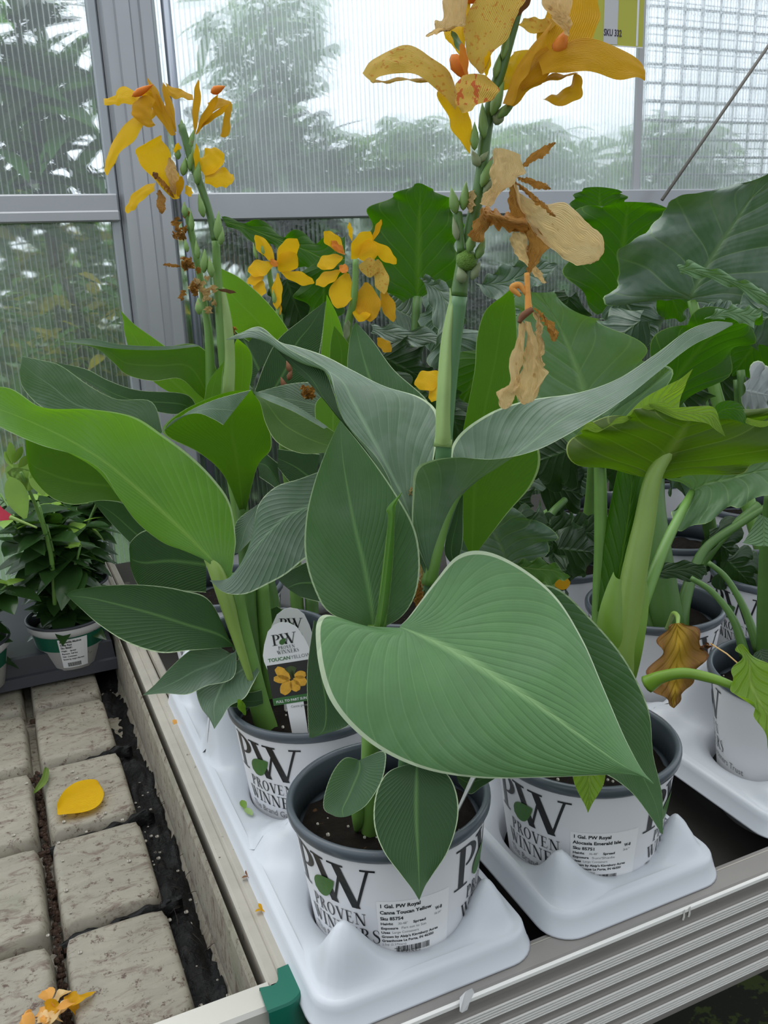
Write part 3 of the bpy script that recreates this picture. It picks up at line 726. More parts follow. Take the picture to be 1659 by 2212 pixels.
# green corner bracket: curved outer corner
mb = MB(); pr = []
cx_, cy_ = LX1-.016, LY0+.016
path = [(LX1-.030, LY0-.006)]+[(cx_+.020*math.sin(math.radians(a)), cy_-.022*math.cos(math.radians(a))) for a in range(0, 91, 10)]+[(LX1+.004, LY0+.030)]
inn = [(LX1-.030, LY0+.018)]+[(cx_-.004+.006*math.sin(math.radians(a)), cy_+.006-.006*math.cos(math.radians(a))) for a in range(0, 91, 10)]+[(LX1-.012, LY0+.030)]
zu, zd = zt2+.003, zt2-.11
mb.strip([Vector((x, yy, zd)) for x, yy in path], [Vector((x, yy, zu-.002)) for x, yy in path])
mb.strip([Vector((x, yy, zu-.002)) for x, yy in path], [Vector((x-.001, yy+.001, zu)) for x, yy in path])
mb.strip([Vector((x-.001, yy+.001, zu)) for x, yy in path], [Vector((x, yy, zu)) for x, yy in inn])
mb.strip([Vector((x, yy, zu)) for x, yy in inn], [Vector((x, yy, zd)) for x, yy in inn])
mb.build('corner_bracket', GREENP, LB)
for x, yy in ((.04, .60), (-1.0, .60), (.04, 1.7), (-1.0, 1.7)): MB().box((x, yy, 0), (x+.04, yy+.04, .74), .003).build('leg', ALUB, LB, smooth=False)
# moulded flood tray
FT = thing('flood_tray', 'dirty beige moulded bench tray with raised square pads and black soil in its gutter', 'bench tray', (-.2, .55, .74))
PADZ = ZC-.600; GZ = PADZ-.028; GX = .076
mb = MB()
prof = [(LX1-.029, zt2-.06), (LX1-.029, zt2-.004), (LX1-.0305, zt2-.0035), (LX1-.033, zt2-.010), (GX+.036, GZ+.014), (GX+.030, GZ+.002), (GX+.016, GZ), (-1.2, GZ)]
ys = [LY0+.026+(1.80-LY0-.026)*i/30 for i in range(31)]
for i in range(len(prof)-1):
    a, b = prof[i], prof[i+1]; mb.strip([Vector((a[0], q, a[1])) for q in ys], [Vector((b[0], q, b[1])) for q in ys])
mb.add([(-1.2, LY0+.026, GZ), (GX+.03, LY0+.026, GZ), (LX1-.029, LY0+.024, zt2-.004), (-1.2, LY0+.024, zt2-.004)], [(0, 1, 2, 3)])
mb.build('basin', PAD, FT)
def pad(x0, x1, y0, y1):
    mb = MB(); n = 22; v = []; f = []
    for i in range(n+1):
        for k in range(n+1):
            u, w_ = i/n*2-1, k/n*2-1
            e_ = lambda q: math.copysign(1-(1-abs(q))**1.5 if abs(q) > .0 else 0, q)
            uu, ww = e_(u), e_(w_)
            m_ = (abs(uu)**12+abs(ww)**12)**(1/12); x = (x0+x1)/2+(x1-x0)/2*uu; yy = (y0+y1)/2+(y1-y0)/2*ww
            drop = max(0, (m_-.90)/.10); z = PADZ - .030*drop**1.8 if drop < 1 else PADZ-.030
            z += .0015*noise.noise(Vector((x*14, yy*14, 3)))
            v.append(Vector((x, yy, z)))
    f = [(i*(n+1)+k, (i+1)*(n+1)+k, (i+1)*(n+1)+k+1, i*(n+1)+k+1) for i in range(n) for k in range(n)]
    return MB().add(v, f).build('raised_pad', PAD, FT)
yj = [.632, .764, .922, 1.085, 1.25, 1.41, 1.57]
yj = [.608]+yj[1:]
for i in range(len(yj)-1):
    for (a, b) in ((-.019, .081), (-.127, -.027), (-.235, -.135), (-.343, -.243)):
        pad(a, b, yj[i]+.003, yj[i+1]-.005)
# soil in the gutter
mb = MB(); v = []; f = []; nx, ny = 10, 150
for i in range(ny+1):
    yy = LY0+.03+(1.6-LY0)*i/ny
    for k in range(nx+1):
        x = GX-.004+(.042)*k/nx
        z = GZ+.008+.013*noise.noise(Vector((x*40, yy*22, 1)))+.008*noise.noise(Vector((x*150, yy*150, 1)))+.006*math.sin(yy*9)*.5
        if k in (0, nx): z -= .012
        v.append(Vector((x+.008*noise.noise(Vector((yy*18, 0, 5))), yy, z)))
f = [(i*(nx+1)+k, (i+1)*(nx+1)+k, (i+1)*(nx+1)+k+1, i*(nx+1)+k+1) for i in range(ny) for k in range(nx)]
tag(MB().add(v, f).build('spilled_soil', WETSOIL), 'wet black soil and roots caught in the gutter beside the pads', 'soil', kind='stuff')
mb = MB(); v = []; nx, ny = 60, 10   # front heap and joints
for i in range(ny+1):
    for k in range(nx+1):
        x = -.12+(.225)*k/nx; yy = LY0+.024+.095*i/ny*(.45+.55*k/nx)
        z = GZ+.004+.010*noise.noise(Vector((x*35, yy*35, 2)))+.042*max(0, (k/nx-.35))*(1-abs(i/ny*2-1)**1.5) +.005*noise.noise(Vector((x*140, yy*140, 2)))
        v.append(Vector((x, yy, z)))
tag(MB().add(v, [(i*(nx+1)+k, i*(nx+1)+k+1, (i+1)*(nx+1)+k+1, (i+1)*(nx+1)+k) for i in range(ny) for k in range(nx)]).build('spilled_soil', WETSOIL), 'heap of wet black soil behind the front rail of the left bench', 'soil', kind='stuff')
for i_, lab_ in ((1, 'nearest'), (2, 'second'), (3, 'third')):
    v = []; nx, ny = 50, 6
    for i in range(ny+1):
        for k in range(nx+1):
            q = k/nx; x = -.022+.118*q; yy = yj[i_]-.0055+.009*i/ny + .003*noise.noise(Vector((x*60, i_, 0)))
            z = PADZ-.014+.013*q + .010*noise.noise(Vector((x*70, yy*70, i_)))*(q**.5) - (.012 if i in (0, ny) else 0)
            v.append(Vector((x, yy+(.004*noise.noise(Vector((x*90, i, 9)))), z)))
    tag(MB().add(v, [(i*(nx+1)+k, i*(nx+1)+k+1, (i+1)*(nx+1)+k+1, (i+1)*(nx+1)+k) for i in range(ny) for k in range(nx)]).build('spilled_soil', WETSOIL), 'strip of wet black soil in the %s crosswise joint between the pads' % lab_, 'soil', kind='stuff')
mb = MB(); rr = random.Random(5)
DIRT = pbr('brown_dirt', (.06, .032, .02), .9, bump=1)
for i in range(1, len(yj)-1):
    for _ in range(26):
        x = rr.uniform(-.12, .08); s_ = rr.uniform(.001, .0035); p = Vector((x, yj[i]+rr.uniform(-.004, .004), PADZ-.024+rr.uniform(0, .006))); mb.box(p-Vector((s_*1.6, s_, s_)), p+Vector((s_*1.6, s_, s_)), s_*.5)
for _ in range(420):
    yy = rr.uniform(.6, 1.1); s_ = rr.uniform(.0008, .0028); p = Vector((-.023+rr.uniform(-.003, .003), yy, PADZ-.024+rr.uniform(0, .010))); mb.box(p-Vector((s_, s_, s_)), p+Vector((s_, s_, s_)), s_*.5)
tag(mb.build('soil_crumbs', DIRT), 'brown soil crumbs filling the joints between the raised pads', 'soil', kind='stuff')
mb = MB()
for _ in range(70):
    x = rr.choice((rr.uniform(-.12, .08), rr.uniform(.075, .11))); yy = rr.uniform(.56, 1.05); s_ = rr.uniform(.0008, .0022)
    z = PADZ+.0012 if x < .074 else GZ+.012; p = Vector((x, yy, z)); mb.box(p-Vector((s_, s_, s_*.6)), p+Vector((s_, s_, s_*.6)), s_*.5)
tag(mb.build('perlite_grains', PERL), 'scattered white perlite grains on the beige pads and soil', 'perlite', kind='stuff')
mb = MB()
for _ in range(60):
    yy = rr.uniform(.56, .95); x = rr.uniform(.078, .105); a = rr.uniform(0, 6.28); L_ = rr.uniform(.008, .026); z = GZ+.012+rr.uniform(0, .008)
    p = Vector((x, yy, z)); q = p+Vector((math.cos(a)*L_*.8, math.sin(a)*L_, rr.uniform(-.002, .008)))
    mb.tube([p, p.lerp(q, .5)+Vector((0, 0, .002)), q], .00035, 4)
tag(mb.build('root_fibres', pbr('root', (.02, .014, .01), .9)), 'thin dark root fibres sticking out of the gutter soil', 'roots', kind='stuff')
# ------------------------------------------------------------------ trays
tray(.150, .3215, .486, [(.585, .677), (.770, .862), (.955, 1.05)], 'white moulded tray at the bench corner holding the two nearest canna pots', pots=[.2466, .247, .247])
tray(.352, .517, .486, [(.585, .677), (.770, .862), (.955, 1.05)], 'white moulded tray in the middle, under the front pot whose label reads emerald isle', pots=[.4385, .44, .44], cs=.010, cone=.041)
tray(.602, .790, .497, [(.588, .690), (.79, .89)], 'white moulded tray at the right edge, raised above a pot base that shows beneath it', pots=[.704, .705], cone=.02)
# ------------------------------------------------------------------ plant helpers
def rows_petal(x0, y0, x1, y1, w_, d, bow=0, dd=0, base=.15):
    dx, dy = x1-x0, y1-y0; L_ = math.hypot(dx, dy); nx, ny = -dy/L_, dx/L_; out = []
    for q, k in ((0, base), (.2, .62), (.45, 1), (.7, .95), (.88, .6), (1, .08)):
        cx, cy = x0+dx*q+nx*bow*math.sin(math.pi*q), y0+dy*q+ny*bow*math.sin(math.pi*q)
        out.append((cx+nx*w_*k, cy+ny*w_*k, cx, cy, cx-nx*w_*k, cy-ny*w_*k, d+dd*q, .004*k, -.003*k))
    return out
def petal(par, mat, x0, y0, x1, y1, w_, d, bow=0, dd=-.01, name='petal', ruf=.0012, base=.15):
    return leaf(par, mat, rows_petal(x0, y0, x1, y1, w_, d, bow, dd, base), name, 8, 4, min(ruf, w_*d/F*.16), 2.4, x0, wav=min(.0012, w_*d/F*.2))
def pet(par, mat, rows, d, name='petal', ruf=.001, dz=(.004, -.002), wav=.0018):
    rr_ = [tuple(r_) + (d+.0,) + dz if len(r_) == 6 else r_ for r_ in rows]
    return leaf(par, mat, rr_, name, 10, 6, min(ruf, .0016), 2.6, rows[0][0], wav=min(wav, .003))
def tip(x, y): return (x, y, x, y, x, y)
def lf(par, mat, rows, d0, d1, edge=0, name='leaf', **k):
    n = len(rows); rr_ = []
    for i, r_ in enumerate(rows):
        q = i/(n-1); e_ = edge if isinstance(edge, tuple) else (edge, edge); env = math.sin(math.pi*q)
        rr_.append(tuple(r_[:6])+(d0+(d1-d0)*q + (r_[6] if len(r_) > 6 else 0), e_[0]*env, e_[1]*env))
    return leaf(par, mat, rr_, name, **k)
def bud(par, x0, y0, x1, y1, rpx, d, mat=None, name='bud'):
    return spindle(MB(), D(x0, y0, d), D(x1, y1, d), rpx*d/F).build(name, mat or BUDM, par)
def tb(par, mat, pts, d, name='stem', seg=10):
    """pts (x,y,rpx) at depth d (or a pair d0,d1)"""
    d0, d1 = d if isinstance(d, tuple) else (d, d); n = len(pts)
    return stem(par, mat, [(p[0], p[1], d0+(d1-d0)*i/(n-1), p[2]*(d0+(d1-d0)*i/(n-1))/F) for i, p in enumerate(pts)], name, seg)
def crumple(par, mat, cx, cy, w_, h, n, d, seed=1, name='withered_petal', size=14):
    rr = random.Random(seed)
    for _ in range(n):
        x, y = cx+rr.uniform(-w_, w_), cy+rr.uniform(-h, h); a = rr.uniform(0, 6.28); L_ = size*rr.uniform(1.0, 2.4)
        leaf(par, mat, rows_petal(x, y, x+math.cos(a)*L_*.6, y+abs(math.sin(a))*L_, size*rr.uniform(.35, .7), d+rr.uniform(-.008, .008), rr.uniform(-8, 8), .006), name, 6, 3, .0016, 2.2, x, wav=.004)
def place(x, y, z): return (x, y, z)
# ================================================================== FRONT CANNA
P1 = thing('potted_canna', 'nearest canna, with a big drooping leaf and the tallest spike of yellow and dried flowers', 'potted plant', (.2466, .579, FLOORZ), 'cannas in white pots')
pot(P1, (.2466, .579), tilt=Matrix.Rotation(math.radians(-1.5), 3, 'X'))
stem(P1, STEMB, [(868, 1790, .735, .0075), (885, 1600, .712, .0075), (915, 1350, .70, .007), (938, 1180, .698, .0065), (954, 1060, .684, .0062), (958, 975, .652, .0060), (972, 800, .636, .006), (992, 640, .622, .0058)], n=8)
stem(P1, STEMG, [(802, 1812, .715, .0085), (800, 1700, .700, .0078), (800, 1600, .692, .007), (806, 1450, .688, .006), (808, 1350, .684, .005)])
stem(P1, STEMG, [(770, 1795, .712, .002), (775, 1760, .705, .006), (768, 1690, .690, .003)])
# tall oval leaf
lf(P1, L_GLAU, [(800, 1362, 805, 1364, 812, 1362), (715, 1326, 804, 1325, 865, 1334), (681, 1277, 797, 1275, 897, 1285), (659, 1200, 784, 1210, 907, 1215), (661, 1120, 767, 1140, 895, 1140), (678, 1045, 752, 1062, 852, 1062), (704, 975, 740, 985, 798, 985), (734, 908, 735, 908, 737, 910)], .686, .662, (-.012, -.006))
leaf(P1, L_LIME, [(806, 1362, 818, 1362, 832, 1358, .672, .004, .004), (820, 1290, 828, 1290, 842, 1288, .668, .004, .004), (832, 1200, 838, 1200, 850, 1198, .662, .004, .004), (838, 1120, 846, 1122, 853, 1115, .656, .003, .003), (836, 1098, 846, 1092, 856, 1088, .654, .002, .002), (868, 1063, 868, 1063, 869, 1064, .652)], 'rolled_leaf', cup=-.004)
tb(P1, STEMG, [(822, 1362, 12), (833, 1250, 10), (845, 1130, 7), (852, 1085, 3)], (.677, .658), 'leaf_roll')
# heart shaped front leaf
leaf(P1, L_HEART, [(864, 1352, 864, 1354, 862, 1356, .655), (888, 1326, 880, 1360, 790, 1352, .652, .004, .008), (940, 1256, 912, 1374, 697, 1330, .648, .018, .006), (990, 1200, 950, 1390, 684, 1400, .642, .026, .004), (1050, 1191, 1005, 1420, 712, 1510, .634, .030, .004), (1125, 1225, 1065, 1458, 790, 1598, .626, .030, .008), (1200, 1288, 1130, 1500, 900, 1656, .618, .028, .012), (1258, 1380, 1200, 1550, 1030, 1680, .612, .024, .014), (1302, 1482, 1268, 1600, 1180, 1679, .606, .018, .012), (1348, 1590, 1332, 1645, 1300, 1674, .602, .008, .006), (1385, 1660, 1380, 1672, 1372, 1674, .600, .001, .001), (1412, 1692, 1412, 1692, 1411, 1693, .599)], nu=20, nv=9, wav=.002)
# leaf behind it
leaf(P1, L_GLAU, [(1010, 1330, 1005, 1340, 1000, 1350, .71), (1120, 1272, 1110, 1350, 1050, 1420, .705), (1198, 1268, 1180, 1400, 1120, 1500, .70, -.005, .01), (1275, 1335, 1245, 1470, 1200, 1590, .69, -.008, .01), (1350, 1425, 1310, 1550, 1270, 1650, .68, -.008, .01), (1400, 1530, 1362, 1620, 1330, 1685, .67, -.008, .008), (1411, 1630, 1390, 1680, 1368, 1716, .662, -.006, .006), (1430, 1715, 1417, 1740, 1402, 1760, .656, -.003, .003), (1432, 1800, 1430, 1802, 1428, 1800, .652)], nu=14)
# small and drooping leaves over the pot
lf(P1, L_GLAU, [(772, 1640, 776, 1642, 780, 1640), (745, 1637, 776, 1664, 828, 1622), (720, 1665, 765, 1692, 833, 1650), (702, 1712, 752, 1722, 822, 1692), (700, 1748, 740, 1748, 792, 1738), (725, 1764, 742, 1765, 760, 1760)], .668, .650, (-.004, -.008))
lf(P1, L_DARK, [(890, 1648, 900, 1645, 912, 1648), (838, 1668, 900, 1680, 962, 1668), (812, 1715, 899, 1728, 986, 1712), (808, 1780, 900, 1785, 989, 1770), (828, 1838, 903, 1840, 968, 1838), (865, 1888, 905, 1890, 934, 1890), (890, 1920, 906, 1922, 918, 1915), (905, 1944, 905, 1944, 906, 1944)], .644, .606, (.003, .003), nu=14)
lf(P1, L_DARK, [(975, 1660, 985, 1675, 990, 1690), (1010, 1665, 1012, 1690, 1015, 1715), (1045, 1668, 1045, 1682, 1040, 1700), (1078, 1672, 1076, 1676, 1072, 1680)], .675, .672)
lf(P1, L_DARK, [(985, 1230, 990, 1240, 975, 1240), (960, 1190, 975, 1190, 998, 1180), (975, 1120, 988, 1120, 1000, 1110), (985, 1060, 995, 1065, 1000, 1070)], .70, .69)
# wide grey leaf reaching left
leaf(P1, L_GREY, [(915, 1235, 920, 1240, 925, 1238, .685), (868, 1120, 893, 1140, 912, 1120, .685, -.004, .004), (850, 1066, 872, 1078, 925, 1050, .688, -.008, .006), (840, 1032, 853, 1040, 938, 985, .694, -.010, .012), (812, 985, 822, 980, 945, 935, .700, -.012, .016), (768, 938, 790, 920, 943, 888, .708, -.014, .02), (742, 905, 764, 870, 905, 857, .716, -.016, .02), (726, 855, 740, 825, 830, 834, .724, -.016, .02), (712, 805, 705, 800, 762, 800, .734, -.014, .018), (672, 778, 655, 785, 700, 768, .744, -.012, .014), (630, 757, 610, 762, 640, 748, .752, -.008, .012), (578, 722, 580, 742, 604, 738, .760, 0, .006), (548, 712, 545, 730, 562, 706, .766, 0, .004), (520, 722, 520, 732, 522, 718, .772, 0, .003), (488, 734, 488, 734, 488, 733, .778)], nu=14)
leaf(P1, L_DARK, [(852, 1068, 846, 1058, 838, 1052, .692), (838, 1030, 812, 1018, 800, 990, .700), (812, 985, 780, 965, 758, 936, .708), (742, 905, 735, 905, 722, 893, .718), (722, 850, 700, 860, 690, 850, .730), (700, 800, 670, 815, 655, 815, .742), (650, 768, 630, 780, 618, 778, .752), (600, 740, 595, 745, 590, 745, .758)], name='leaf_fold', nu=6)
# long leaf reaching right
leaf(P1, L_GREY, [(926, 1240, 930, 1245, 934, 1240, .684), (893, 1150, 950, 1170, 975, 1120, .680, -.008, .004), (891, 1070, 985, 1085, 985, 1030, .676, -.02, .012), (897, 1015, 1030, 1040, 974, 982, .672, -.03, .02), (930, 995, 1075, 1010, 985, 948, .668, -.032, .03), (985, 988, 1110, 985, 1020, 915, .664, -.03, .03), (1070, 992, 1150, 955, 1080, 882, .660, -.026, .03), (1160, 972, 1200, 915, 1155, 862, .656, -.022, .026), (1250, 925, 1262, 880, 1250, 848, .652, -.016, .02), (1340, 868, 1345, 838, 1335, 818, .650, -.012, .012), (1420, 805, 1428, 785, 1420, 762, .650, -.008, .008), (1490, 750, 1495, 730, 1485, 714, .652, -.004, .004), (1545, 722, 1548, 708, 1540, 695, .654, -.002, .002), (1582, 702, 1583, 700, 1582, 697, .656)], nu=18, nv=8)
tb(P1, STEMG, [(926, 1262, 17), (942, 1190, 15), (968, 1110, 10), (1005, 1050, 5), (1060, 1010, 2)], (.690, .668), 'petiole')
# sheath
leaf(P1, SHEATH, [(940, 955, 958, 962, 974, 955, .640, .004, .004), (941, 900, 960, 900, 977, 900, .638, .005, .005), (945, 820, 964, 820, 981, 820, .634, .005, .005), (952, 740, 969, 740, 984, 740, .630, .005, .005), (963, 680, 975, 680, 986, 680, .626, .004, .004), (970, 650, 978, 652, 985, 655, .624, .002, .002), (971, 622, 972, 622, 973, 622, .622)], 'sheath', cup=-.006)
MB().tube([D(958, 948, .648), D(956, 966, .648)], [.0066, .0070], 14).build('node_ring', SHEATH, P1)
# upright back leaf
lf(P1, L_UNDER, [(1015, 1200, 1020, 1205, 1025, 1200), (985, 1120, 1022, 1120, 1095, 1110), (985, 1045, 1026, 1050, 1150, 1045), (995, 960, 1035, 960, 1167, 985), (1008, 890, 1048, 880, 1140, 915), (1025, 800, 1068, 790, 1116, 850), (1030, 730, 1080, 715, 1117, 750), (1048, 672, 1090, 665, 1114, 680), (1085, 640, 1100, 635, 1110, 640), (1106, 622, 1106, 622, 1107, 622)], .755, .715, (-.004, .01), nu=14)
petal(P1, DRY, 888, 1105, 890, 1052, 8, .70, name='dry_scrap'); petal(P1, DRY, 915, 1180, 912, 1270, 6, .70, name='dry_scrap'); petal(P1, DRYO, 915, 1240, 900, 1315, 9, .70, name='dry_scrap')
# --- flower spike
SP = stem(P1, STEMD, [(990, 640, .6225, .0058), (1003, 560, .618, .0052), (1022, 470, .612, .0046), (1038, 390, .607, .0044), (1048, 300, .602, .0042), (1062, 220, .597, .004), (1085, 140, .592, .0038), (1108, 60, .588, .0034), (1130, -20, .584, .003)], 'flower_spike', n=8)
tb(SP, STEMD, [(997, 545, 10), (992, 490, 9), (988, 460, 11)], .61, 'side_shoot')
v_ = MB(); c_ = D(1008, 562, .612); v_.lathe([(.0001, -.0076), (.004, -.0066), (.0070, -.003), (.0076, 0), (.0070, .0035), (.004, .0064), (.0001, .0074)], c_, 20)
v_.build('seed_capsule', pbr('bumpy_capsule', (.14, .28, .03), .6, bump=1.0, bscale=900, var=.4, vscale=400), SP)
for a in ((985, 462, 976, 412, 13, .606), (1000, 455, 1006, 400, 12, .606), (1012, 545, 1024, 502, 12, .604), (1030, 560, 1045, 520, 11, .606), (1025, 325, 1025, 272, 11, .594), (1045, 300, 1042, 232, 12, .594), (1062, 250, 1085, 185, 13, .59), (1075, 255, 1112, 218, 11, .59), (1068, 170, 1080, 120, 9, .588), (1085, 130, 1100, 60, 9, .586), (1040, 405, 1062, 345, 12, .600)): bud(SP, *a)
for a in ((988, 520, 980, 475, 9, .606), (1002, 612, 992, 580, 14, .612), (1018, 605, 1035, 570, 11, .612), (1035, 360, 1022, 330, 12, .600), (1036, 350, 1052, 330, 8, .60), (1045, 420, 1066, 385, 10, .602), (1070, 270, 1085, 235, 14, .594)): bud(SP, *a, mat=BRACT, name='bract')
d = .585
pet(SP, YELP, [(992, 212, 988, 222, 984, 238), (966, 152, 960, 180, 955, 206), (925, 115, 920, 142, 922, 174), (882, 100, 878, 130, 884, 160), (842, 106, 842, 130, 852, 156), (806, 130, 812, 148, 822, 168), (783, 158, 792, 168, 806, 178)], d)
pet(SP, YELP, [(960, 178, 960, 180, 955, 184), (900, 168, 900, 172, 900, 174), (840, 172, 840, 176, 842, 178), (800, 172, 800, 176, 806, 180)], d+.004)
pet(SP, LIP, [(1000, 163, 1026, 159, 1050, 163), (986, 180, 1020, 180, 1080, 196), (984, 205, 1012, 208, 1062, 212), (988, 230, 1008, 234, 1030, 230), (998, 244, 1003, 244, 1010, 242)], d-.012, 'lip')
bud(SP, 975, 118, 1008, 168, 19, d, ORG, 'staminode'); petal(SP, ORG, 1008, 165, 996, 92, 9, d-.006); petal(SP, YEL, 1050, 165, 1056, 110, 7, d)
pet(SP, YELP, [(1035, 158, 1040, 160, 1045, 158), (1012, 125, 1040, 125, 1062, 120), (1002, 75, 1048, 75, 1095, 80), (1012, 25, 1068, 22, 1128, 18), (1050, -30, 1092, -32, 1150, -42)], d-.004, wav=.003)
pet(SP, YEL, [(965, 182, 985, 195, 1012, 200), (945, 202, 975, 222, 1010, 230), (966, 250, 985, 258, 1016, 258), (982, 290, 998, 296, 1018, 300), tip(1016, 333)], d+.010)
pet(SP, DRY, [(960, -22, 985, -20, 1010, -20), (958, 20, 982, 30, 1008, 36), (945, 50, 968, 60, 990, 62), (935, 66, 945, 68, 955, 60), tip(920, 79)], d-.006, ruf=.004, wav=.006)
pet(SP, YEL, [(1000, 0, 1008, 0, 1018, 0), (985, 55, 998, 60, 1006, 60), (960, 70, 985, 100, 1000, 120), (985, 110, 998, 125, 1006, 130)], d+.006)
petal(SP, STEMD, 1008, 128, 975, 66, 8, d+.004, name='sepal')
pet(SP, YELD, [(1168, 150, 1185, 150, 1200, 150), (1158, 90, 1205, 92, 1268, 100), (1178, 30, 1232, 30, 1294, 45), (1195, -22, 1240, -25, 1290, -20)], d+.006)
pet(SP, YELD, [(1160, 125, 1168, 145, 1172, 162), (1208, 98, 1210, 125, 1215, 154), (1262, 83, 1262, 120, 1266, 158), (1320, 95, 1322, 130, 1326, 166), (1362, 118, 1362, 142, 1366, 171), (1388, 140, 1388, 158, 1392, 172), (1394, 160, 1394, 165, 1394, 172)], d-.008)
pet(SP, YELD, [(1240, 160, 1248, 160, 1256, 166), (1230, 184, 1245, 190, 1259, 192), (1208, 200, 1226, 208, 1250, 214), (1186, 208, 1196, 220, 1212, 230), tip(1171, 214)], d-.004)
pet(SP, YELD, [(1092, 228, 1100, 228, 1110, 230), (1120, 160, 1138, 172, 1152, 188), (1150, 120, 1175, 140, 1195, 158), (1180, 100, 1195, 120, 1205, 140)], d)
pet(SP, YELD, [(1086, 224, 1096, 226, 1106, 228), (1104, 168, 1118, 172, 1130, 176), (1138, 110, 1148, 114, 1158, 120), tip(1194, 46)], d-.006, 'sepal')
pet(SP, YELD, [(1120, 190, 1125, 192, 1130, 196), (1160, 172, 1165, 176, 1168, 180), (1210, 160, 1210, 166, 1212, 170), tip(1250, 158)], d, 'sepal')
pet(SP, YEL, [(1078, 196, 1090, 195, 1106, 190), (1095, 140, 1112, 150, 1128, 165), (1110, 112, 1130, 108, 1146, 108)], d+.008)
pet(SP, DRY, [(1160, -22, 1200, -20, 1236, -20), (1178, 18, 1205, 22, 1233, 28), (1198, 46, 1216, 50, 1234, 56), tip(1229, 78)], d-.012, ruf=.003, wav=.004)
pet(SP, YELP, [(1115, 52, 1125, 50, 1130, 40), (1140, 68, 1150, 55, 1155, 38), (1185, 72, 1185, 60, 1180, 40), (1200, 60, 1200, 50, 1195, 38)], d+.006)
bud(SP, 1200, 120, 1220, 72, 18, d-.004, ORG, 'staminode'); petal(SP, BROWN, 1118, 35, 1150, -10, 6, d-.01)
bud(SP, 1000, 0, 1030, -30, 24, d+.002, ORG, 'staminode')
# dried bloom
d = .59
pet(SP, DRY, [(1102, 388, 1108, 390, 1114, 388), (1135, 430, 1130, 445, 1128, 452), (1172, 437, 1158, 470, 1150, 490), (1218, 438, 1195, 490, 1180, 530), (1262, 478, 1232, 520, 1212, 558), (1296, 498, 1268, 540, 1245, 570), (1303, 535, 1290, 555, 1272, 572), (1292, 562, 1288, 564, 1284, 566)], d, wav=.005)
pet(SP, DRY, [(1068, 320, 1092, 322, 1124, 334), (1062, 350, 1090, 352, 1132, 368), (1060, 385, 1082, 388, 1118, 388), (1052, 415, 1068, 416, 1090, 412), (1036, 440, 1046, 444, 1060, 447)], d-.008, ruf=.003, wav=.006)
petal(SP, DRYO, 1124, 362, 1200, 308, 8, d, name='sepal'); petal(SP, DRYO, 1118, 384, 1190, 408, 7, d, name='sepal'); petal(SP, DRYO, 1112, 392, 1200, 468, 4, d-.006, name='sepal')
pet(SP, DRYO, [(1100, 392, 1106, 392, 1112, 392), (1098, 430, 1108, 430, 1120, 432), (1102, 470, 1118, 470, 1135, 470), (1105, 500, 1125, 500, 1145, 495)], d+.004)
leaf(SP, DRYO, [(1040, 448, 1045, 460, 1045, 475, d, .01, .01), (1060, 452, 1066, 470, 1068, 490, d-.004, .012, .012), (1090, 462, 1098, 482, 1098, 498, d-.006, .014, .014), (1135, 468, 1140, 486, 1138, 502, d-.008, .014, .014)], 'petal', cup=-.006, ruf=.003)
pet(SP, DRYO, [(1040, 450, 1052, 452, 1066, 456), (1024, 480, 1038, 484, 1056, 486), (1012, 506, 1026, 512, 1042, 520), (1018, 518, 1026, 522, 1036, 524)], d+.004, ruf=.004)
pet(SP, DRY, [(1012, 415, 1018, 412, 1026, 410), (1008, 435, 1016, 436, 1024, 440), (1012, 458, 1016, 460, 1020, 455)], d+.014)
pet(SP, DRYO, [(1130, 480, 1145, 482, 1160, 490), (1138, 520, 1155, 525, 1186, 530), (1140, 560, 1150, 565, 1165, 560), tip(1140, 600)], d)
pet(SP, DRY, [(1108, 500, 1118, 502, 1135, 500), (1102, 525, 1122, 530, 1142, 530), (1125, 560, 1140, 562, 1150, 560), (1150, 590, 1158, 592, 1168, 588), (1172, 610, 1176, 612, 1181, 610)], d+.006)
tb(SP, DRYO, [(1138, 590, 6), (1140, 640, 7), (1142, 672, 9)], .588, 'dried_stalk')
tb(SP, BROWN, [(1150, 668, 6), (1130, 682, 8), (1121, 697, 4)], .584, 'dried_stalk'); tb(SP, DRYO, [(1136, 636, 4), (1122, 616, 7), (1106, 622, 7), (1118, 634, 5), (1124, 640, 3)], .588, 'curled_tendril')
pet(SP, DRY, [(1122, 695, 1128, 695, 1134, 700), (1110, 760, 1120, 762, 1130, 768), (1095, 822, 1108, 826, 1120, 822), (1074, 850, 1092, 858, 1116, 850), (1078, 876, 1090, 884, 1106, 874)], .583, ruf=.0025, wav=.004)
pet(SP, DRY, [(1132, 692, 1138, 694, 1146, 696), (1138, 745, 1146, 745, 1156, 750), (1128, 790, 1150, 785, 1172, 790), (1116, 830, 1148, 825, 1181, 812), (1117, 862, 1138, 862, 1162, 850), tip(1130, 874)], .580, ruf=.0025, wav=.004)
pet(SP, DRY, [(1150, 672, 1158, 675, 1166, 680), (1158, 715, 1166, 715, 1172, 720), (1152, 755, 1164, 760, 1172, 765), (1158, 795, 1168, 795, 1177, 790)], .586, ruf=.0025, wav=.004)
pet(SP, DRYO, [(1152, 665, 1158, 666, 1162, 670), (1172, 685, 1178, 690, 1186, 692), (1184, 715, 1193, 718, 1203, 714), (1190, 733, 1197, 738, 1204, 730)], .586)
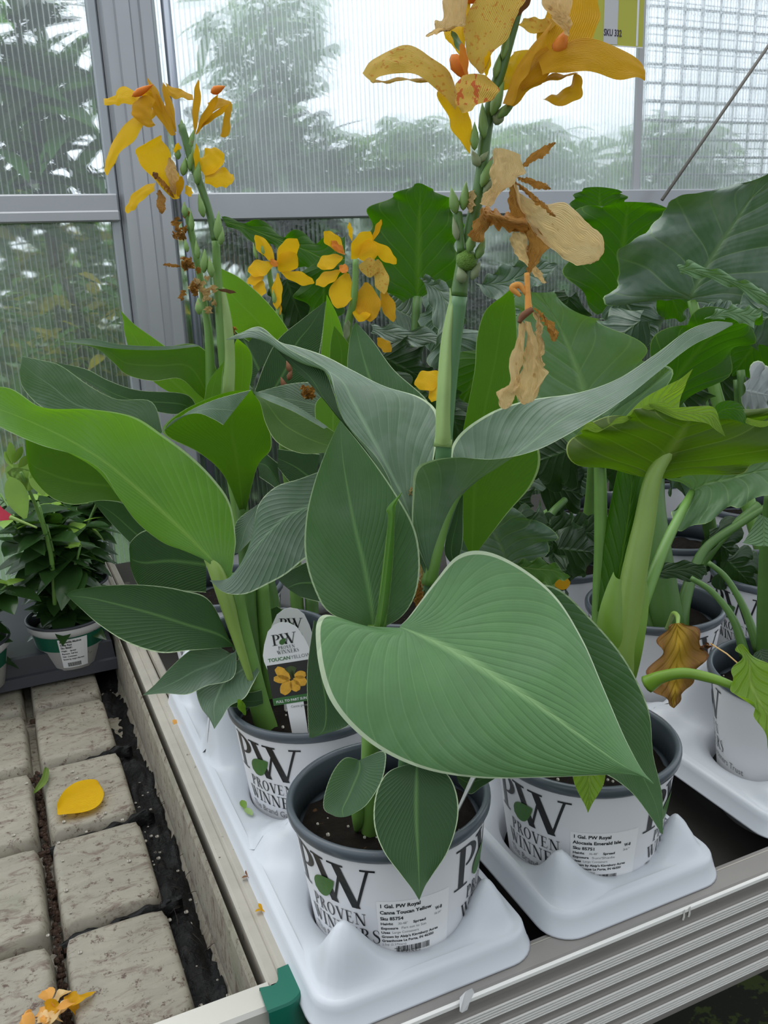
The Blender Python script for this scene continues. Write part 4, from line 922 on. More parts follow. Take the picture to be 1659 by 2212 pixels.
# ================================================================== TAGGED CANNA
P2 = thing('potted_canna', 'canna in the pot with the upright flower tag, lime leaf reaching the left edge', 'potted plant', (.247, .77, FLOORZ), 'cannas in white pots')
pot(P2, (.247, .77), detail=2)
stem(P2, STEMG, [(582, 1590, .885, .0115), (560, 1520, .875, .0105), (540, 1440, .868, .010), (522, 1360, .862, .0092), (508, 1290, .855, .0085), (498, 1240, .852, .006)])
stem(P2, STEML, [(545, 1480, .858, .003), (510, 1370, .850, .0055), (490, 1300, .845, .0075), (468, 1235, .842, .0075), (448, 1205, .840, .004)], name='petiole')
leaf(P2, L_LIME, [(500, 1246, 494, 1250, 478, 1248, .842), (506, 1200, 470, 1222, 440, 1204, .838, .01, -.004), (509, 1160, 440, 1192, 400, 1190, .834, .02, -.006), (497, 1088, 396, 1148, 352, 1172, .826, .03, -.006), (462, 1035, 345, 1100, 298, 1130, .816, .035, -.008), (412, 985, 285, 1046, 258, 1076, .804, .035, -.010), (352, 940, 222, 995, 222, 1018, .790, .03, -.012), (288, 900, 152, 952, 165, 984, .775, .024, -.012), (195, 884, 82, 918, 92, 963, .760, .018, -.010), (92, 880, 20, 892, 25, 935, .745, .012, -.008), (10, 836, -45, 870, -40, 900, .735, .006, -.004), tip(-130, 850)+(.725,)], nu=20, nv=8)
lf(P2, L_UNDER, [(320, 1040, 320, 1060, 320, 1092), (235, 990, 240, 1050, 225, 1081), (160, 965, 160, 1040, 160, 1090), (90, 940, 100, 1020, 110, 1074), (62, 930, 66, 1000, 70, 1030), (54, 930, 55, 960, 57, 990)], .83, .79, (.0, -.01))
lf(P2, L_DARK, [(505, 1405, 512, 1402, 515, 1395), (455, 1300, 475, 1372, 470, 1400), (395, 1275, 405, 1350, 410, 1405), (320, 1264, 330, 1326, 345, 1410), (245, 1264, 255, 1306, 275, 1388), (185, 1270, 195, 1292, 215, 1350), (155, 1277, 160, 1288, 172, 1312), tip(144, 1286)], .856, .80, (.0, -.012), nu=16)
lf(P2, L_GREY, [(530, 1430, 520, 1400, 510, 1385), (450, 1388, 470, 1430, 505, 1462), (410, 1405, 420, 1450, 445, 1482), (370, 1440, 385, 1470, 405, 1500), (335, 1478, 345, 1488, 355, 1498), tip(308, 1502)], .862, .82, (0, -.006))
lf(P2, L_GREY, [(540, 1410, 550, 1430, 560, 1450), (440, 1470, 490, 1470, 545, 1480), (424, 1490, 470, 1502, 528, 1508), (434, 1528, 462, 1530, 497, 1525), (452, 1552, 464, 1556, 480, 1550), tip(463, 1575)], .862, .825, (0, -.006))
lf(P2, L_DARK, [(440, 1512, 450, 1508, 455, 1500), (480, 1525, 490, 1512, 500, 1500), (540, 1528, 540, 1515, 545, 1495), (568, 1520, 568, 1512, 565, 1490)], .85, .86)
lf(P2, L_UNDER, [(518, 1105, 525, 1108, 532, 1100), (482, 1025, 518, 1040, 556, 1008), (430, 978, 510, 985, 586, 968), (352, 935, 500, 930, 580, 915), (390, 890, 505, 880, 568, 878), (480, 850, 525, 850, 552, 850), tip(542, 842)], .905, .84, (-.01, .01), nu=16)
leaf(P2, L_GREY, [(348, 937, 350, 933, 353, 929, .835), (378, 905, 392, 903, 408, 888, .832), (425, 893, 440, 885, 462, 864, .828), (460, 905, 480, 885, 510, 850, .826), (482, 918, 505, 888, 542, 842, .826)], name='leaf_fold', nu=8)
lf(P2, L_UNDER, [(545, 846, 546, 848, 547, 850), (585, 862, 575, 870, 562, 872), (628, 882, 608, 912, 574, 915), (668, 902, 648, 938, 598, 955), (706, 922, 695, 958, 648, 979), (745, 950, 738, 968, 705, 978)], .85, .80, (.008, -.004), nu=14)
lf(P2, L_GREY, [(542, 844, 545, 846, 548, 850), (590, 855, 585, 862, 580, 866), (645, 880, 640, 884, 632, 888), (708, 922, 705, 924, 700, 926)], .845, .80, name='leaf_fold', nu=6)
stem(P2, STEMD, [(505, 930, .90, .003), (516, 1020, .905, .005), (524, 1100, .91, .0065), (530, 1200, .92, .0075), (545, 1400, .93, .008), (560, 1560, .94, .008)], name='petiole')
stem(P2, STEMG, [(565, 1250, .93, .007), (575, 1400, .94, .009), (585, 1540, .95, .010)])
lf(P2, L_GREY, [(700, 1015, 730, 1060, 740, 1140), (645, 1035, 672, 1092, 690, 1190), (595, 1052, 622, 1115, 655, 1210), (558, 1092, 582, 1150, 618, 1240), (545, 1160, 547, 1190, 578, 1262), (528, 1222, 512, 1235, 530, 1283), (490, 1250, 480, 1262, 485, 1280), tip(453, 1254)], .82, .795, (.006, -.004), nu=16)
lf(P2, L_GREY, [(556, 1090, 560, 1088, 562, 1092), (512, 1125, 532, 1140, 552, 1120), (508, 1160, 522, 1172, 545, 1160), (508, 1195, 512, 1195, 520, 1190)], .87, .86)
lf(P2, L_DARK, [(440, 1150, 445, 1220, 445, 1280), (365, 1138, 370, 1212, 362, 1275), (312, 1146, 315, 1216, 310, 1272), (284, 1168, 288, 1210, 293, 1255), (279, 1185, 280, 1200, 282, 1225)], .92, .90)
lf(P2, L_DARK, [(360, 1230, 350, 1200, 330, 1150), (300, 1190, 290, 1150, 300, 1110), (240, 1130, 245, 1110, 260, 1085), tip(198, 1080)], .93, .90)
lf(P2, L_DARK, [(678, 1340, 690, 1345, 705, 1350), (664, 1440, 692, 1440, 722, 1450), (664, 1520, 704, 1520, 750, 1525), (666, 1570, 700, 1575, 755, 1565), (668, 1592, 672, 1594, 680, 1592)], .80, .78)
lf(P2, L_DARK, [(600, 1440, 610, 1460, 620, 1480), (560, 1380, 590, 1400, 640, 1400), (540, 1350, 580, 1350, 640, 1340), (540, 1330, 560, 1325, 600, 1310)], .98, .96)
petal(P2, MVL, 530, 1545, 515, 1510, 8, .845, name='shoot')
# ================================================================== FLOWER SPIKE CANNA
P4 = thing('potted_canna', 'canna behind the tagged pot, its yellow and withered flower spike before the post', 'potted plant', (.247, .95, FLOORZ), 'cannas in white pots')
pot(P4, (.247, .935), detail=1)
stem(P4, STEMG, [(560, 1420, 1.09, .009), (530, 1200, 1.06, .008), (500, 1000, 1.03, .008), (492, 850, 1.01, .0075), (480, 730, .99, .0065), (470, 600, .975, .0050), (466, 520, .965, .0045)])
stem(P4, STEMD, [(600, 1420, 1.09, .008), (590, 1300, 1.08, .008), (560, 1180, 1.07, .007)])
stem(P4, STEMG, [(455, 860, 1.02, .006), (452, 740, 1.0, .005), (442, 660, .99, .004), (425, 560, .98, .004), (402, 450, .97, .004)], name='flower_spike')
S4 = stem(P4, STEMD, [(466, 520, .965, .0045), (455, 470, .962, .0042), (440, 420, .96, .0042), (415, 350, .955, .0045), (392, 270, .95, .004)], 'flower_spike')
leaf(P4, SHEATH, [(480, 850, 493, 852, 506, 850, 1.0), (482, 780, 494, 780, 508, 780, .995), (478, 700, 490, 700, 502, 700, .985), (474, 620, 480, 620, 486, 622, .975)], 'sheath', cup=-.006)
lf(P4, L_UNDER, [(452, 880, 455, 880, 458, 876), (468, 800, 440, 835, 428, 852), (426, 745, 405, 790, 388, 818), (350, 750, 342, 790, 330, 823), (285, 750, 275, 785, 275, 810), (240, 748, 238, 762, 244, 782), (190, 734, 190, 742, 205, 752), tip(134, 738)], 1.03, .96, (0, -.01), nu=14)
lf(P4, L_GREY, [(420, 744, 425, 745, 430, 748), (350, 748, 350, 752, 350, 756), (260, 744, 260, 750, 260, 754), (190, 731, 190, 737, 195, 745), tip(134, 738)], .99, .95, name='leaf_fold', nu=6)
lf(P4, L_GREY, [(352, 935, 330, 940, 300, 945), (328, 868, 290, 905, 250, 930), (252, 862, 222, 892, 180, 915), (192, 832, 160, 872, 130, 900), (132, 790, 112, 835, 80, 872), (86, 777, 76, 810, 48, 835), (48, 770, 46, 785, 42, 802)], .95, .86, (0, -.01), nu=14)
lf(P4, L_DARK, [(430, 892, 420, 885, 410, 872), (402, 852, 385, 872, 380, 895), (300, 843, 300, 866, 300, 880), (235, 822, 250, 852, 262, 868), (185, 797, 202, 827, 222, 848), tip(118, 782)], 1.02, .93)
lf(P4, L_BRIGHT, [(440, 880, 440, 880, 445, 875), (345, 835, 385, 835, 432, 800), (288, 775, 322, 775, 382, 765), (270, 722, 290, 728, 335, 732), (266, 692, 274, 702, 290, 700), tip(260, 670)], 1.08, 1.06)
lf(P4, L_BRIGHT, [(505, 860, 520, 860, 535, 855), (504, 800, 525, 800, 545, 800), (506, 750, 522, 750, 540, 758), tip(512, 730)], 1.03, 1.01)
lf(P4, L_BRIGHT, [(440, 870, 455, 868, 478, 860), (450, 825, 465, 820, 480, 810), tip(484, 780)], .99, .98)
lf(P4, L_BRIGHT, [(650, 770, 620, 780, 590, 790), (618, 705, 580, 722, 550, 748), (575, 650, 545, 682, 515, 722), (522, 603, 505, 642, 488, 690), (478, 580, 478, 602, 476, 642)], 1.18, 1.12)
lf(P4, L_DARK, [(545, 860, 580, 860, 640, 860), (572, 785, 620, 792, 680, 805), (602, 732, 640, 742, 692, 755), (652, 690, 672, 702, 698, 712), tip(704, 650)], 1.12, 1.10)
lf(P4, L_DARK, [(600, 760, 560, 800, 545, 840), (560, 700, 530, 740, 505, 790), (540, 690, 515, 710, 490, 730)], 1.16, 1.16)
P5 = thing('potted_canna', 'canna farther back with upright pointed leaves and a small dried seed spike', 'potted plant', (.30, 1.14, FLOORZ), 'cannas in white pots')
pot(P5, (.247, 1.13), detail=1)
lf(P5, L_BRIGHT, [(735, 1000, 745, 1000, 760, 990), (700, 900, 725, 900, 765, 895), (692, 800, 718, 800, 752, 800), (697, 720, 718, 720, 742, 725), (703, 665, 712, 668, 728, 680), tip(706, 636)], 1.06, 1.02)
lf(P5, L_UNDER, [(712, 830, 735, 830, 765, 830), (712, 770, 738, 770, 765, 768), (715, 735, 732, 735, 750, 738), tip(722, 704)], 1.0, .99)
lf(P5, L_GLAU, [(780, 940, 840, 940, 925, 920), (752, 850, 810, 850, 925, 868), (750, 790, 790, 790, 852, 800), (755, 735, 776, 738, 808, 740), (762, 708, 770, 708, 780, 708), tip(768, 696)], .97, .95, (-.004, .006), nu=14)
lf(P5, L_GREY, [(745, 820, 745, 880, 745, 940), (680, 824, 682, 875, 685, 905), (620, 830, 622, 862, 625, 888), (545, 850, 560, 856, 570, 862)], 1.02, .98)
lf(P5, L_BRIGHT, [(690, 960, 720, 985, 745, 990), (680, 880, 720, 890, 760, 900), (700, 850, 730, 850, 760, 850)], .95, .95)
stem(P5, STEMG, [(650, 1420, 1.2, .009), (640, 1280, 1.17, .009), (632, 1100, 1.12, .007), (615, 980, 1.08, .007), (612, 900, 1.05, .004), (620, 850, 1.03, .004)])
stem(P5, STEMD, [(680, 1420, 1.2, .009), (672, 1280, 1.17, .009)]); stem(P5, STEMG, [(562, 1420, 1.2, .009), (568, 1260, 1.17, .009)])
for i, (x, y) in enumerate(((612, 860), (616, 840), (622, 822), (628, 805), (632, 790))): bud(P5, x, y, x+8*(-1)**i, y-22, 7, 1.02, BROWN, 'husk')
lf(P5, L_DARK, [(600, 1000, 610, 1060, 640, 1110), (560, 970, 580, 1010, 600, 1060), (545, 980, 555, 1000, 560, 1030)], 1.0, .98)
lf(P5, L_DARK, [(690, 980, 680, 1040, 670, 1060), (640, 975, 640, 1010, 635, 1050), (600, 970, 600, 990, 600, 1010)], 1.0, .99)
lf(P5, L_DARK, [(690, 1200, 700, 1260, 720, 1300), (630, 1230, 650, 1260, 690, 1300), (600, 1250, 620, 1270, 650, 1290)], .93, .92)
# left spike blooms
d = .955
def ps(mat, *a, **k): return petal(S4, mat, *a, d, **k)
pet(S4, YEL, [(322, 232, 332, 238, 340, 246), (282, 258, 298, 266, 316, 268), (246, 300, 264, 304, 286, 305), (228, 345, 240, 348, 255, 340), (225, 366, 231, 379, 237, 368)], d)
pet(S4, YEL, [(302, 205, 302, 215, 300, 226), (272, 187, 276, 204, 280, 225), (252, 196, 256, 210, 258, 225), (246, 210, 246, 217, 246, 227), (224, 212, 224, 219, 225, 227)], d)
pet(S4, YELD, [(300, 212, 318, 206, 336, 216), (284, 232, 305, 232, 328, 236), (288, 252, 310, 256, 330, 262), (306, 266, 320, 275, 336, 270)], d-.01)
pet(S4, YELD, [(368, 292, 374, 293, 380, 290), (340, 252, 352, 250, 362, 245), (312, 210, 326, 205, 340, 205), (284, 208, 300, 198, 322, 184)], d-.004)
ps(YELD, 375, 278, 318, 168, 7, name='sepal'); ps(YELD, 380, 285, 352, 178, 8, name='sepal'); bud(S4, 285, 208, 325, 186, 9, d-.01, ORG, 'staminode')
ps(YELD, 420, 290, 428, 172, 8, name='sepal'); ps(YELD, 424, 290, 470, 205, 9); ps(YELD, 432, 275, 495, 225, 6, name='sepal'); bud(S4, 455, 200, 482, 188, 10, d-.006, ORG, 'staminode')
pet(S4, YELD, [(416, 205, 417, 212, 418, 216), (392, 194, 392, 204, 392, 213), (368, 186, 368, 198, 370, 210), (358, 178, 360, 190, 362, 200)], d)
pet(S4, YELD, [(448, 222, 452, 232, 456, 244), (478, 212, 480, 222, 478, 234), (498, 222, 491, 235, 484, 242), (499, 260, 491, 262, 483, 258), (494, 292, 484, 297, 476, 294)], d)
pet(S4, YEL, [(388, 428, 382, 430, 374, 430), (386, 380, 358, 388, 332, 388), (368, 335, 336, 348, 303, 352), (352, 302, 322, 322, 292, 326), (346, 292, 335, 298, 320, 306)], d, ruf=.003)
ps(DRY, 378, 420, 366, 340, 12); ps(DRYO, 380, 430, 338, 380, 5); ps(BROWN, 345, 388, 330, 372, 6)
pet(S4, YEL, [(338, 394, 334, 400, 334, 412), (302, 406, 304, 418, 312, 428), (278, 434, 284, 443, 292, 450), (270, 456, 275, 461, 281, 458)], d)
ps(DRYO, 345, 410, 350, 462, 10); ps(YELD, 385, 425, 392, 380, 8); ps(YEL, 402, 400, 412, 425, 8); ps(YEL, 382, 340, 384, 308, 7)
pet(S4, YEL, [(428, 366, 436, 370, 442, 380), (434, 342, 450, 348, 468, 370), (446, 322, 464, 332, 484, 346), (465, 318, 475, 324, 484, 332)], d, ruf=.002)
pet(S4, YEL, [(442, 368, 442, 380, 443, 396), (470, 362, 468, 382, 466, 403), (496, 370, 493, 386, 486, 404), (506, 384, 505, 390, 500, 398)], d, ruf=.002); ps(YEL, 428, 390, 424, 310, 7)
for a in ((396, 300, 392, 262, 9), (405, 330, 418, 285, 8), (385, 345, 382, 318, 8), (410, 370, 415, 320, 9), (395, 380, 400, 345, 9), (425, 400, 428, 350, 10), (440, 470, 430, 425, 9), (470, 520, 472, 465, 11), (476, 530, 480, 495, 8), (440, 590, 442, 545, 10), (458, 600, 452, 560, 9), (400, 470, 398, 440, 8), (415, 500, 412, 460, 7), (405, 545, 400, 520, 6), (428, 560, 424, 525, 7), (430, 680, 428, 648, 9)):
    bud(S4, *a, d-.002)
ST = list(P4.children)
SB = [c for c in ST if c.name.startswith('flower_spike')][0]
crumple(SB, DRYO, 390, 490, 12, 25, 7, .965, 11); crumple(SB, DRYO, 405, 560, 20, 18, 8, .965, 12, size=12); crumple(SB, DRY, 430, 590, 18, 25, 6, .965, 13, size=12); crumple(SB, DRYO, 412, 620, 14, 18, 5, .965, 14, size=12); crumple(SB, DRY, 452, 640, 14, 25, 5, .965, 15, size=13)
petal(SB, DRYO, 390, 575, 352, 572, 3, .965, name='sepal'); petal(SB, BROWN, 470, 625, 510, 632, 4, .965, name='sepal')
crumple(P4, DRYO, 500, 700, 18, 12, 4, 1.05, 17, size=9)
# mid flowers
P6 = thing('potted_canna', 'back row canna with two clear yellow blooms against the lower glazing', 'potted plant', (.34, 1.32, FLOORZ), 'cannas in white pots')
pot(P6, (.26, 1.34), detail=0)
stem(P6, STEMG, [(640, 1100, 1.4, .007), (615, 800, 1.32, .006), (605, 690, 1.29, .0045), (585, 610, 1.27, .004), (580, 570, 1.26, .003)]); S6 = stem(P6, STEMG, [(760, 1100, 1.4, .008), (752, 850, 1.3, .007), (750, 720, 1.25, .006), (765, 640, 1.23, .005), (768, 560, 1.22, .004)], name='flower_spike')
d = 1.255
for a in ((YEL, 592, 565, 551, 508, 14), (YEL, 600, 568, 642, 516, 20), (YEL, 602, 585, 640, 548, 22), (YEL, 590, 572, 535, 586, 18), (YEL, 608, 588, 679, 611, 13), (YEL, 600, 590, 598, 668, 11), (YEL, 572, 590, 534, 612, 12), (YEL, 560, 600, 560, 645, 14), (ORG, 582, 560, 600, 575, 7), (YELD, 590, 620, 606, 680, 7)): petal(S6, *a, d)
for a in ((YEL, 740, 555, 685, 575, 16), (YEL, 742, 545, 700, 500, 15), (ORG, 745, 550, 715, 520, 8), (YEL, 760, 560, 800, 500, 20), (YEL, 765, 540, 818, 545, 24), (YEL, 800, 520, 856, 570, 14), (YELP, 775, 575, 818, 580, 20), (YELP, 815, 560, 830, 635, 16), (YEL, 735, 585, 682, 615, 14), (YEL, 750, 590, 728, 666, 26), (ORG, 745, 570, 740, 590, 10), (YEL, 790, 650, 775, 695, 18), (YELD, 790, 610, 800, 695, 26), (YELD, 825, 620, 850, 695, 14), (YELD, 805, 520, 824, 474, 6), (YEL, 760, 520, 754, 480, 5)): petal(S6, *a, d-.02)
petal(P6, YELD, 815, 730, 845, 760, 12, 1.24); petal(P6, YEL, 960, 812, 895, 830, 22, .90, name='petal'); petal(P6, YEL, 955, 815, 932, 868, 16, .90)
petal(P6, BRACT, 745, 740, 752, 690, 7, 1.2, name='bract')
for a in ((600, 690, 604, 650, 7), (750, 725, 752, 690, 8), (555, 560, 548, 530, 5), (568, 555, 566, 528, 5), (595, 660, 590, 630, 6)): bud(P6, *a, 1.25)
# ================================================================== ALOCASIA with the emerald isle label
A1 = thing('potted_alocasia', 'alocasia in the emerald isle pot, thick pale petiole carrying a lime leaf seen from below', 'potted plant', (.4385, .573, FLOORZ), 'alocasias in white pots')
pot(A1, (.4385, .573), lines=LINES_A, first=-36)
stem(A1, STEML, [(1325, 1540, .80, .013), (1345, 1400, .785, .013), (1368, 1250, .775, .0115), (1392, 1130, .770, .0095), (1412, 1030, .765, .0075), (1452, 965, .762, .0055), (1490, 915, .760, .0035)], name='petiole')
leaf(A1, SHEATH2, [(1290, 1560, 1310, 1570, 1340, 1570, .80), (1282, 1420, 1315, 1460, 1370, 1480, .785, .004, .002), (1292, 1330, 1330, 1380, 1390, 1395, .772, .006, .004), (1308, 1275, 1340, 1310, 1402, 1290, .770, .008, .006), (1325, 1235, 1345, 1250, 1385, 1215, .772, .006, .004)], 'sheath')
stem(A1, STEMG, [(1340, 1500, .80, .008), (1378, 1340, .79, .006), (1412, 1240, .80, .0056), (1445, 1160, .82, .005), (1478, 1095, .85, .0042), (1494, 1062, .875, .003)], name='petiole')
stem(A1, STEMG, [(1300, 1540, .82, .009), (1296, 1330, .81, .0075), (1298, 1180, .80, .0062), (1296, 1010, .79, .0055), (1290, 940, .79, .004)], name='petiole')
leaf(A1, A_UND, [(1290, 1320, 1310, 1325, 1330, 1320, .792), (1298, 1240, 1330, 1250, 1360, 1240, .785, .012, .012), (1302, 1170, 1342, 1175, 1375, 1165, .782, .014, .014), (1318, 1090, 1355, 1095, 1390, 1085, .780, .012, .012), (1335, 1010, 1365, 1012, 1395, 1010, .778, .01, .01)], 'rolled_leaf', cup=-.008)
leaf(A1, A_LIME2, [(1340, 1018, 1402, 1032, 1470, 1032, .768, .01, .01), (1262, 1005, 1420, 1008, 1570, 1018, .764, .02, .02), (1236, 962, 1440, 985, 1660, 1012, .758, .02, .03), (1245, 930, 1462, 952, 1710, 960, .752, .01, .03), (1300, 912, 1478, 925, 1715, 900, .748, 0, .03), (1352, 896, 1490, 908, 1680, 884, .746, -.005, .02), (1400, 878, 1500, 895, 1600, 880, .748, -.005, .01)], nu=22, nv=9, ruf=.010, rfq=3.0, rph=.6)
leaf(A1, A_LIME, [(1400, 870, 1402, 875, 1405, 880, .742), (1452, 880, 1458, 890, 1462, 905, .738), (1500, 878, 1500, 892, 1500, 910, .735), (1542, 880, 1535, 898, 1528, 915, .732), (1556, 915, 1550, 922, 1545, 928, .730), tip(1567, 943)+(.728,)], name='leaf_fold', nu=8)
leaf(A1, A_UND, [(1540, 900, 1545, 900, 1550, 905, .742), (1548, 874, 1562, 885, 1575, 905, .740), (1575, 865, 1585, 882, 1595, 910, .738), (1600, 874, 1604, 890, 1606, 915, .740), (1610, 895, 1612, 905, 1614, 920, .744)], name='leaf_fold', nu=8)
leaf(A1, A_LIME, [(1330, 925, 1400, 935, 1470, 925, .775), (1365, 885, 1415, 892, 1467, 885, .775), (1395, 858, 1430, 862, 1470, 860, .775), (1440, 833, 1460, 838, 1480, 835, .772), (1470, 818, 1478, 820, 1484, 823, .770), tip(1497, 796)+(.768,)], nu=12)
leaf(A1, A_LIME, [(1232, 1650, 1270, 1650, 1310, 1655, .690), (1240, 1690, 1273, 1692, 1305, 1690, .688, .004, .004), (1252, 1718, 1273, 1722, 1293, 1715, .686, .003, .003), (1264, 1740, 1273, 1742, 1280, 1735, .685), tip(1270, 1756)+(.684,)])
lf(A1, A_PALE, [(1480, 1048, 1494, 1062, 1486, 1075), (1425, 1020, 1525, 1045, 1450, 1108), (1490, 1003, 1570, 1035, 1480, 1146), (1580, 993, 1620, 1022, 1560, 1106), (1640, 988, 1670, 1012, 1620, 1084), (1720, 980, 1730, 1000, 1720, 1050)], .875, .84, nu=18, ruf=.004, rfq=5)
lf(A1, A_PALE, [(1640, 1110, 1650, 1115, 1660, 1120), (1610, 1165, 1650, 1150, 1690, 1150), (1602, 1172, 1650, 1180, 1700, 1175)], .86, .85)
tb(A1, MVL2, [(1398, 1478, 20), (1430, 1462, 14), (1480, 1454, 12), (1540, 1466, 11), (1585, 1482, 9)], (.745, .715), 'petiole')
leaf(A1, A_LIME, [(1588, 1402, 1596, 1392, 1606, 1392, .716), (1600, 1428, 1618, 1430, 1640, 1425, .714, -.004, .004), (1574, 1462, 1622, 1478, 1690, 1450, .712, -.006, .006), (1594, 1498, 1640, 1515, 1720, 1490, .708, -.006, .006), (1630, 1532, 1662, 1550, 1720, 1540, .704), (1646, 1580, 1672, 1590, 1710, 1590, .700), tip(1670, 1640)+(.698,)], nu=16, nv=8, ruf=.004, rfq=4)
for rows_ in ([(1240, 946, 1244, 940, 1250, 934), (1262, 928, 1268, 920, 1274, 910), (1290, 934, 1296, 928, 1304, 926), (1322, 918, 1328, 910, 1334, 902), (1350, 912, 1356, 904, 1362, 896), (1382, 892, 1388, 884, 1394, 876), (1420, 884, 1424, 876, 1428, 868), (1450, 896, 1454, 890, 1458, 884)],
              [(1606, 912, 1610, 908, 1614, 902), (1628, 920, 1632, 914, 1636, 908), (1652, 922, 1656, 916, 1660, 908), (1690, 905, 1692, 898, 1694, 890)]):
    leaf(A1, A_LIME, [r_+(.742,) for r_ in rows_], name='leaf_fold', nu=6, nv=6)
# ================================================================== ALOCASIA with a withered leaf
A2 = thing('potted_alocasia', 'alocasia with thick dark stems and a brown and yellow withered leaf over the rim', 'potted plant', (.705, .79, FLOORZ), 'alocasias in white pots')
pot(A2, (.705, .79), first=-70, detail=1)
for pts in ([(1440, 1400, 1.06, .026), (1425, 1300, 1.05, .024), (1412, 1180, 1.04, .020), (1410, 1070, 1.04, .014), (1420, 960, 1.05, .010)], [(1400, 1390, 1.05, .016), (1372, 1300, 1.04, .012), (1350, 1200, 1.04, .010), (1345, 1100, 1.05, .008)], [(1465, 1380, 1.06, .012), (1480, 1290, 1.07, .008), (1520, 1190, 1.09, .006), (1600, 1130, 1.1, .005), (1680, 1080, 1.1, .004)]): stem(A2, STEMD, pts, name='petiole')
lf(A2, A_DEAD, [(1450, 1348, 1462, 1346, 1474, 1346), (1430, 1370, 1464, 1366, 1503, 1356), (1424, 1405, 1464, 1410, 1521, 1396), (1404, 1452, 1461, 1452, 1517, 1432), (1412, 1482, 1459, 1484, 1496, 1472), (1430, 1506, 1456, 1510, 1478, 1500), tip(1456, 1530)], .93, .915, (.01, .012), nu=16, nv=8, ruf=.006, rfq=4, wav=.008)
tb(A2, STEML, [(1464, 1352, 4), (1464, 1332, 5), (1455, 1325, 5), (1448, 1340, 5), (1440, 1358, 4)], (.935, .99), 'petiole')
crumple(A2, BROWN, 1525, 1393, 6, 6, 4, .93, 21, size=9)
tag(MB().tube([D(1535, 1390, .92), D(1570, 1412, .905), D(1602, 1440, .89)], .0008, 5).build('straw', DRY), 'thin dry straw lying across the rim of the right hand pot', 'straw')
# right edge pot
A3 = thing('potted_alocasia', 'alocasia cut off by the right edge, bare soil and slender petioles, nearest in its tray', 'potted plant', (.705, .5801, FLOORZ), 'alocasias in white pots')
pot(A3, (.705, .5801), first=-85, detail=2, lines=None)
for pts in ([(1610, 1420, .95, .006), (1585, 1340, .95, .0042), (1540, 1280, .96, .0034), (1492, 1248, .97, .003)], [(1640, 1410, .96, .006), (1610, 1320, .97, .0042), (1570, 1250, .98, .0034), (1530, 1215, .99, .003)], [(1652, 1420, .95, .009), (1652, 1300, .93, .008), (1656, 1180, .91, .007), (1665, 1060, .89, .006)]): stem(A3, STEMD, pts, name='petiole')
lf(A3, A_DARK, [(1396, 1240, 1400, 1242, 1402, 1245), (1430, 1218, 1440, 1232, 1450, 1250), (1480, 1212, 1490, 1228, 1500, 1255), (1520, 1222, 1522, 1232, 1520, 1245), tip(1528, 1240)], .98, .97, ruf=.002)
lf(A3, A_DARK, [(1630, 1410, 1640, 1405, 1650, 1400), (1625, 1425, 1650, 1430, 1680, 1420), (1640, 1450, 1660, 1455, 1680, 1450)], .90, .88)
# raised-tray neighbour: base of a pot showing beneath the right tray
# back rows of pots and their plants
BACK = [((.44, .76), 'alocasia hidden behind the drooping front leaf, second in the middle tray', 1), ((.44, .95), 'alocasia behind the tall oval leaf, third pot in the middle tray', 1),
        ((.70, .985), 'alocasia with bluish ruffled leaf spreading behind the dried hanging petals', 1), ((.92, .80), 'alocasia at the right edge with giant waxy grey leaf and ruffled rim', 1),
        ((.92, .99), 'alocasia carrying the dark ruffled leaf above the lime leaf tip', 1), ((.70, 1.17), 'alocasia behind the upright green canna leaf, low dark leaves', 0),
        ((.92, 1.19), 'alocasia whose bright green leaf stands right of the dried bloom', 1), ((.66, 1.42), 'alocasia with the large heart shaped leaf backlit under the crossbar', 0),
        ((1.14, 1.05), 'alocasia in the far right corner behind the waxy grey leaf', 0), ((.46, 1.40), 'alocasia behind the two yellow blooms, ragged leaf edge along the crossbar', 0), ((1.14, 1.3), 'farthest alocasia at the right, only dark leaves showing', 0)]
AB = []
for (c, lab, dt) in BACK:
    t = thing('potted_alocasia', lab, 'potted plant', (c[0], c[1], FLOORZ), 'alocasias in white pots'); pot(t, c, detail=dt); AB.append(t)
B = AB[2]
lf(B, A_PALE, [(1230, 960, 1288, 950, 1360, 930), (1135, 890, 1264, 858, 1442, 800), (1108, 810, 1248, 802, 1398, 775), (1104, 735, 1228, 748, 1336, 716), (1104, 680, 1205, 698, 1298, 688), (1116, 648, 1180, 656, 1235, 668), (1142, 630, 1168, 632, 1195, 630)], 1.10, 1.04, (-.01, -.02), nu=22, nv=9, ruf=.015, rfq=3.2, rph=1)
stem(B, STEMG, [(1245, 1260, 1.25, .010), (1275, 1100, 1.2, .009), (1285, 950, 1.11, .007)], name='petiole')
lf(B, A_TOP, [(1110, 600, 1150, 640, 1200, 625), (1080, 700, 1120, 720, 1150, 730)], 1.2, 1.2)
B = AB[3]
lf(B, A_TOP, [(1440, 650, 1492, 648, 1530, 670), (1306, 652, 1500, 628, 1570, 690), (1335, 590, 1530, 572, 1650, 680), (1362, 522, 1562, 520, 1722, 620), (1436, 450, 1592, 475, 1742, 540), (1520, 412, 1622, 430, 1752, 460), (1612, 398, 1662, 388, 1742, 390), tip(1700, 345)], 1.27, 1.20, (-.02, .03), nu=26, nv=10, ruf=.020, rfq=3.6, rph=2, jag=.006)
stem(B, STEMG, [(1660, 1230, 1.3, .012), (1560, 900, 1.3, .010), (1495, 648, 1.275, .007)], name='petiole')
lf(B, A_PALE, [(1462, 574, 1466, 580, 1470, 592), (1492, 566, 1505, 585, 1522, 602), (1560, 588, 1572, 604, 1585, 622), (1620, 612, 1636, 635, 1650, 660), (1690, 650, 1700, 670, 1710, 700)], 1.13, 1.10, nu=12, ruf=.006, rfq=4)
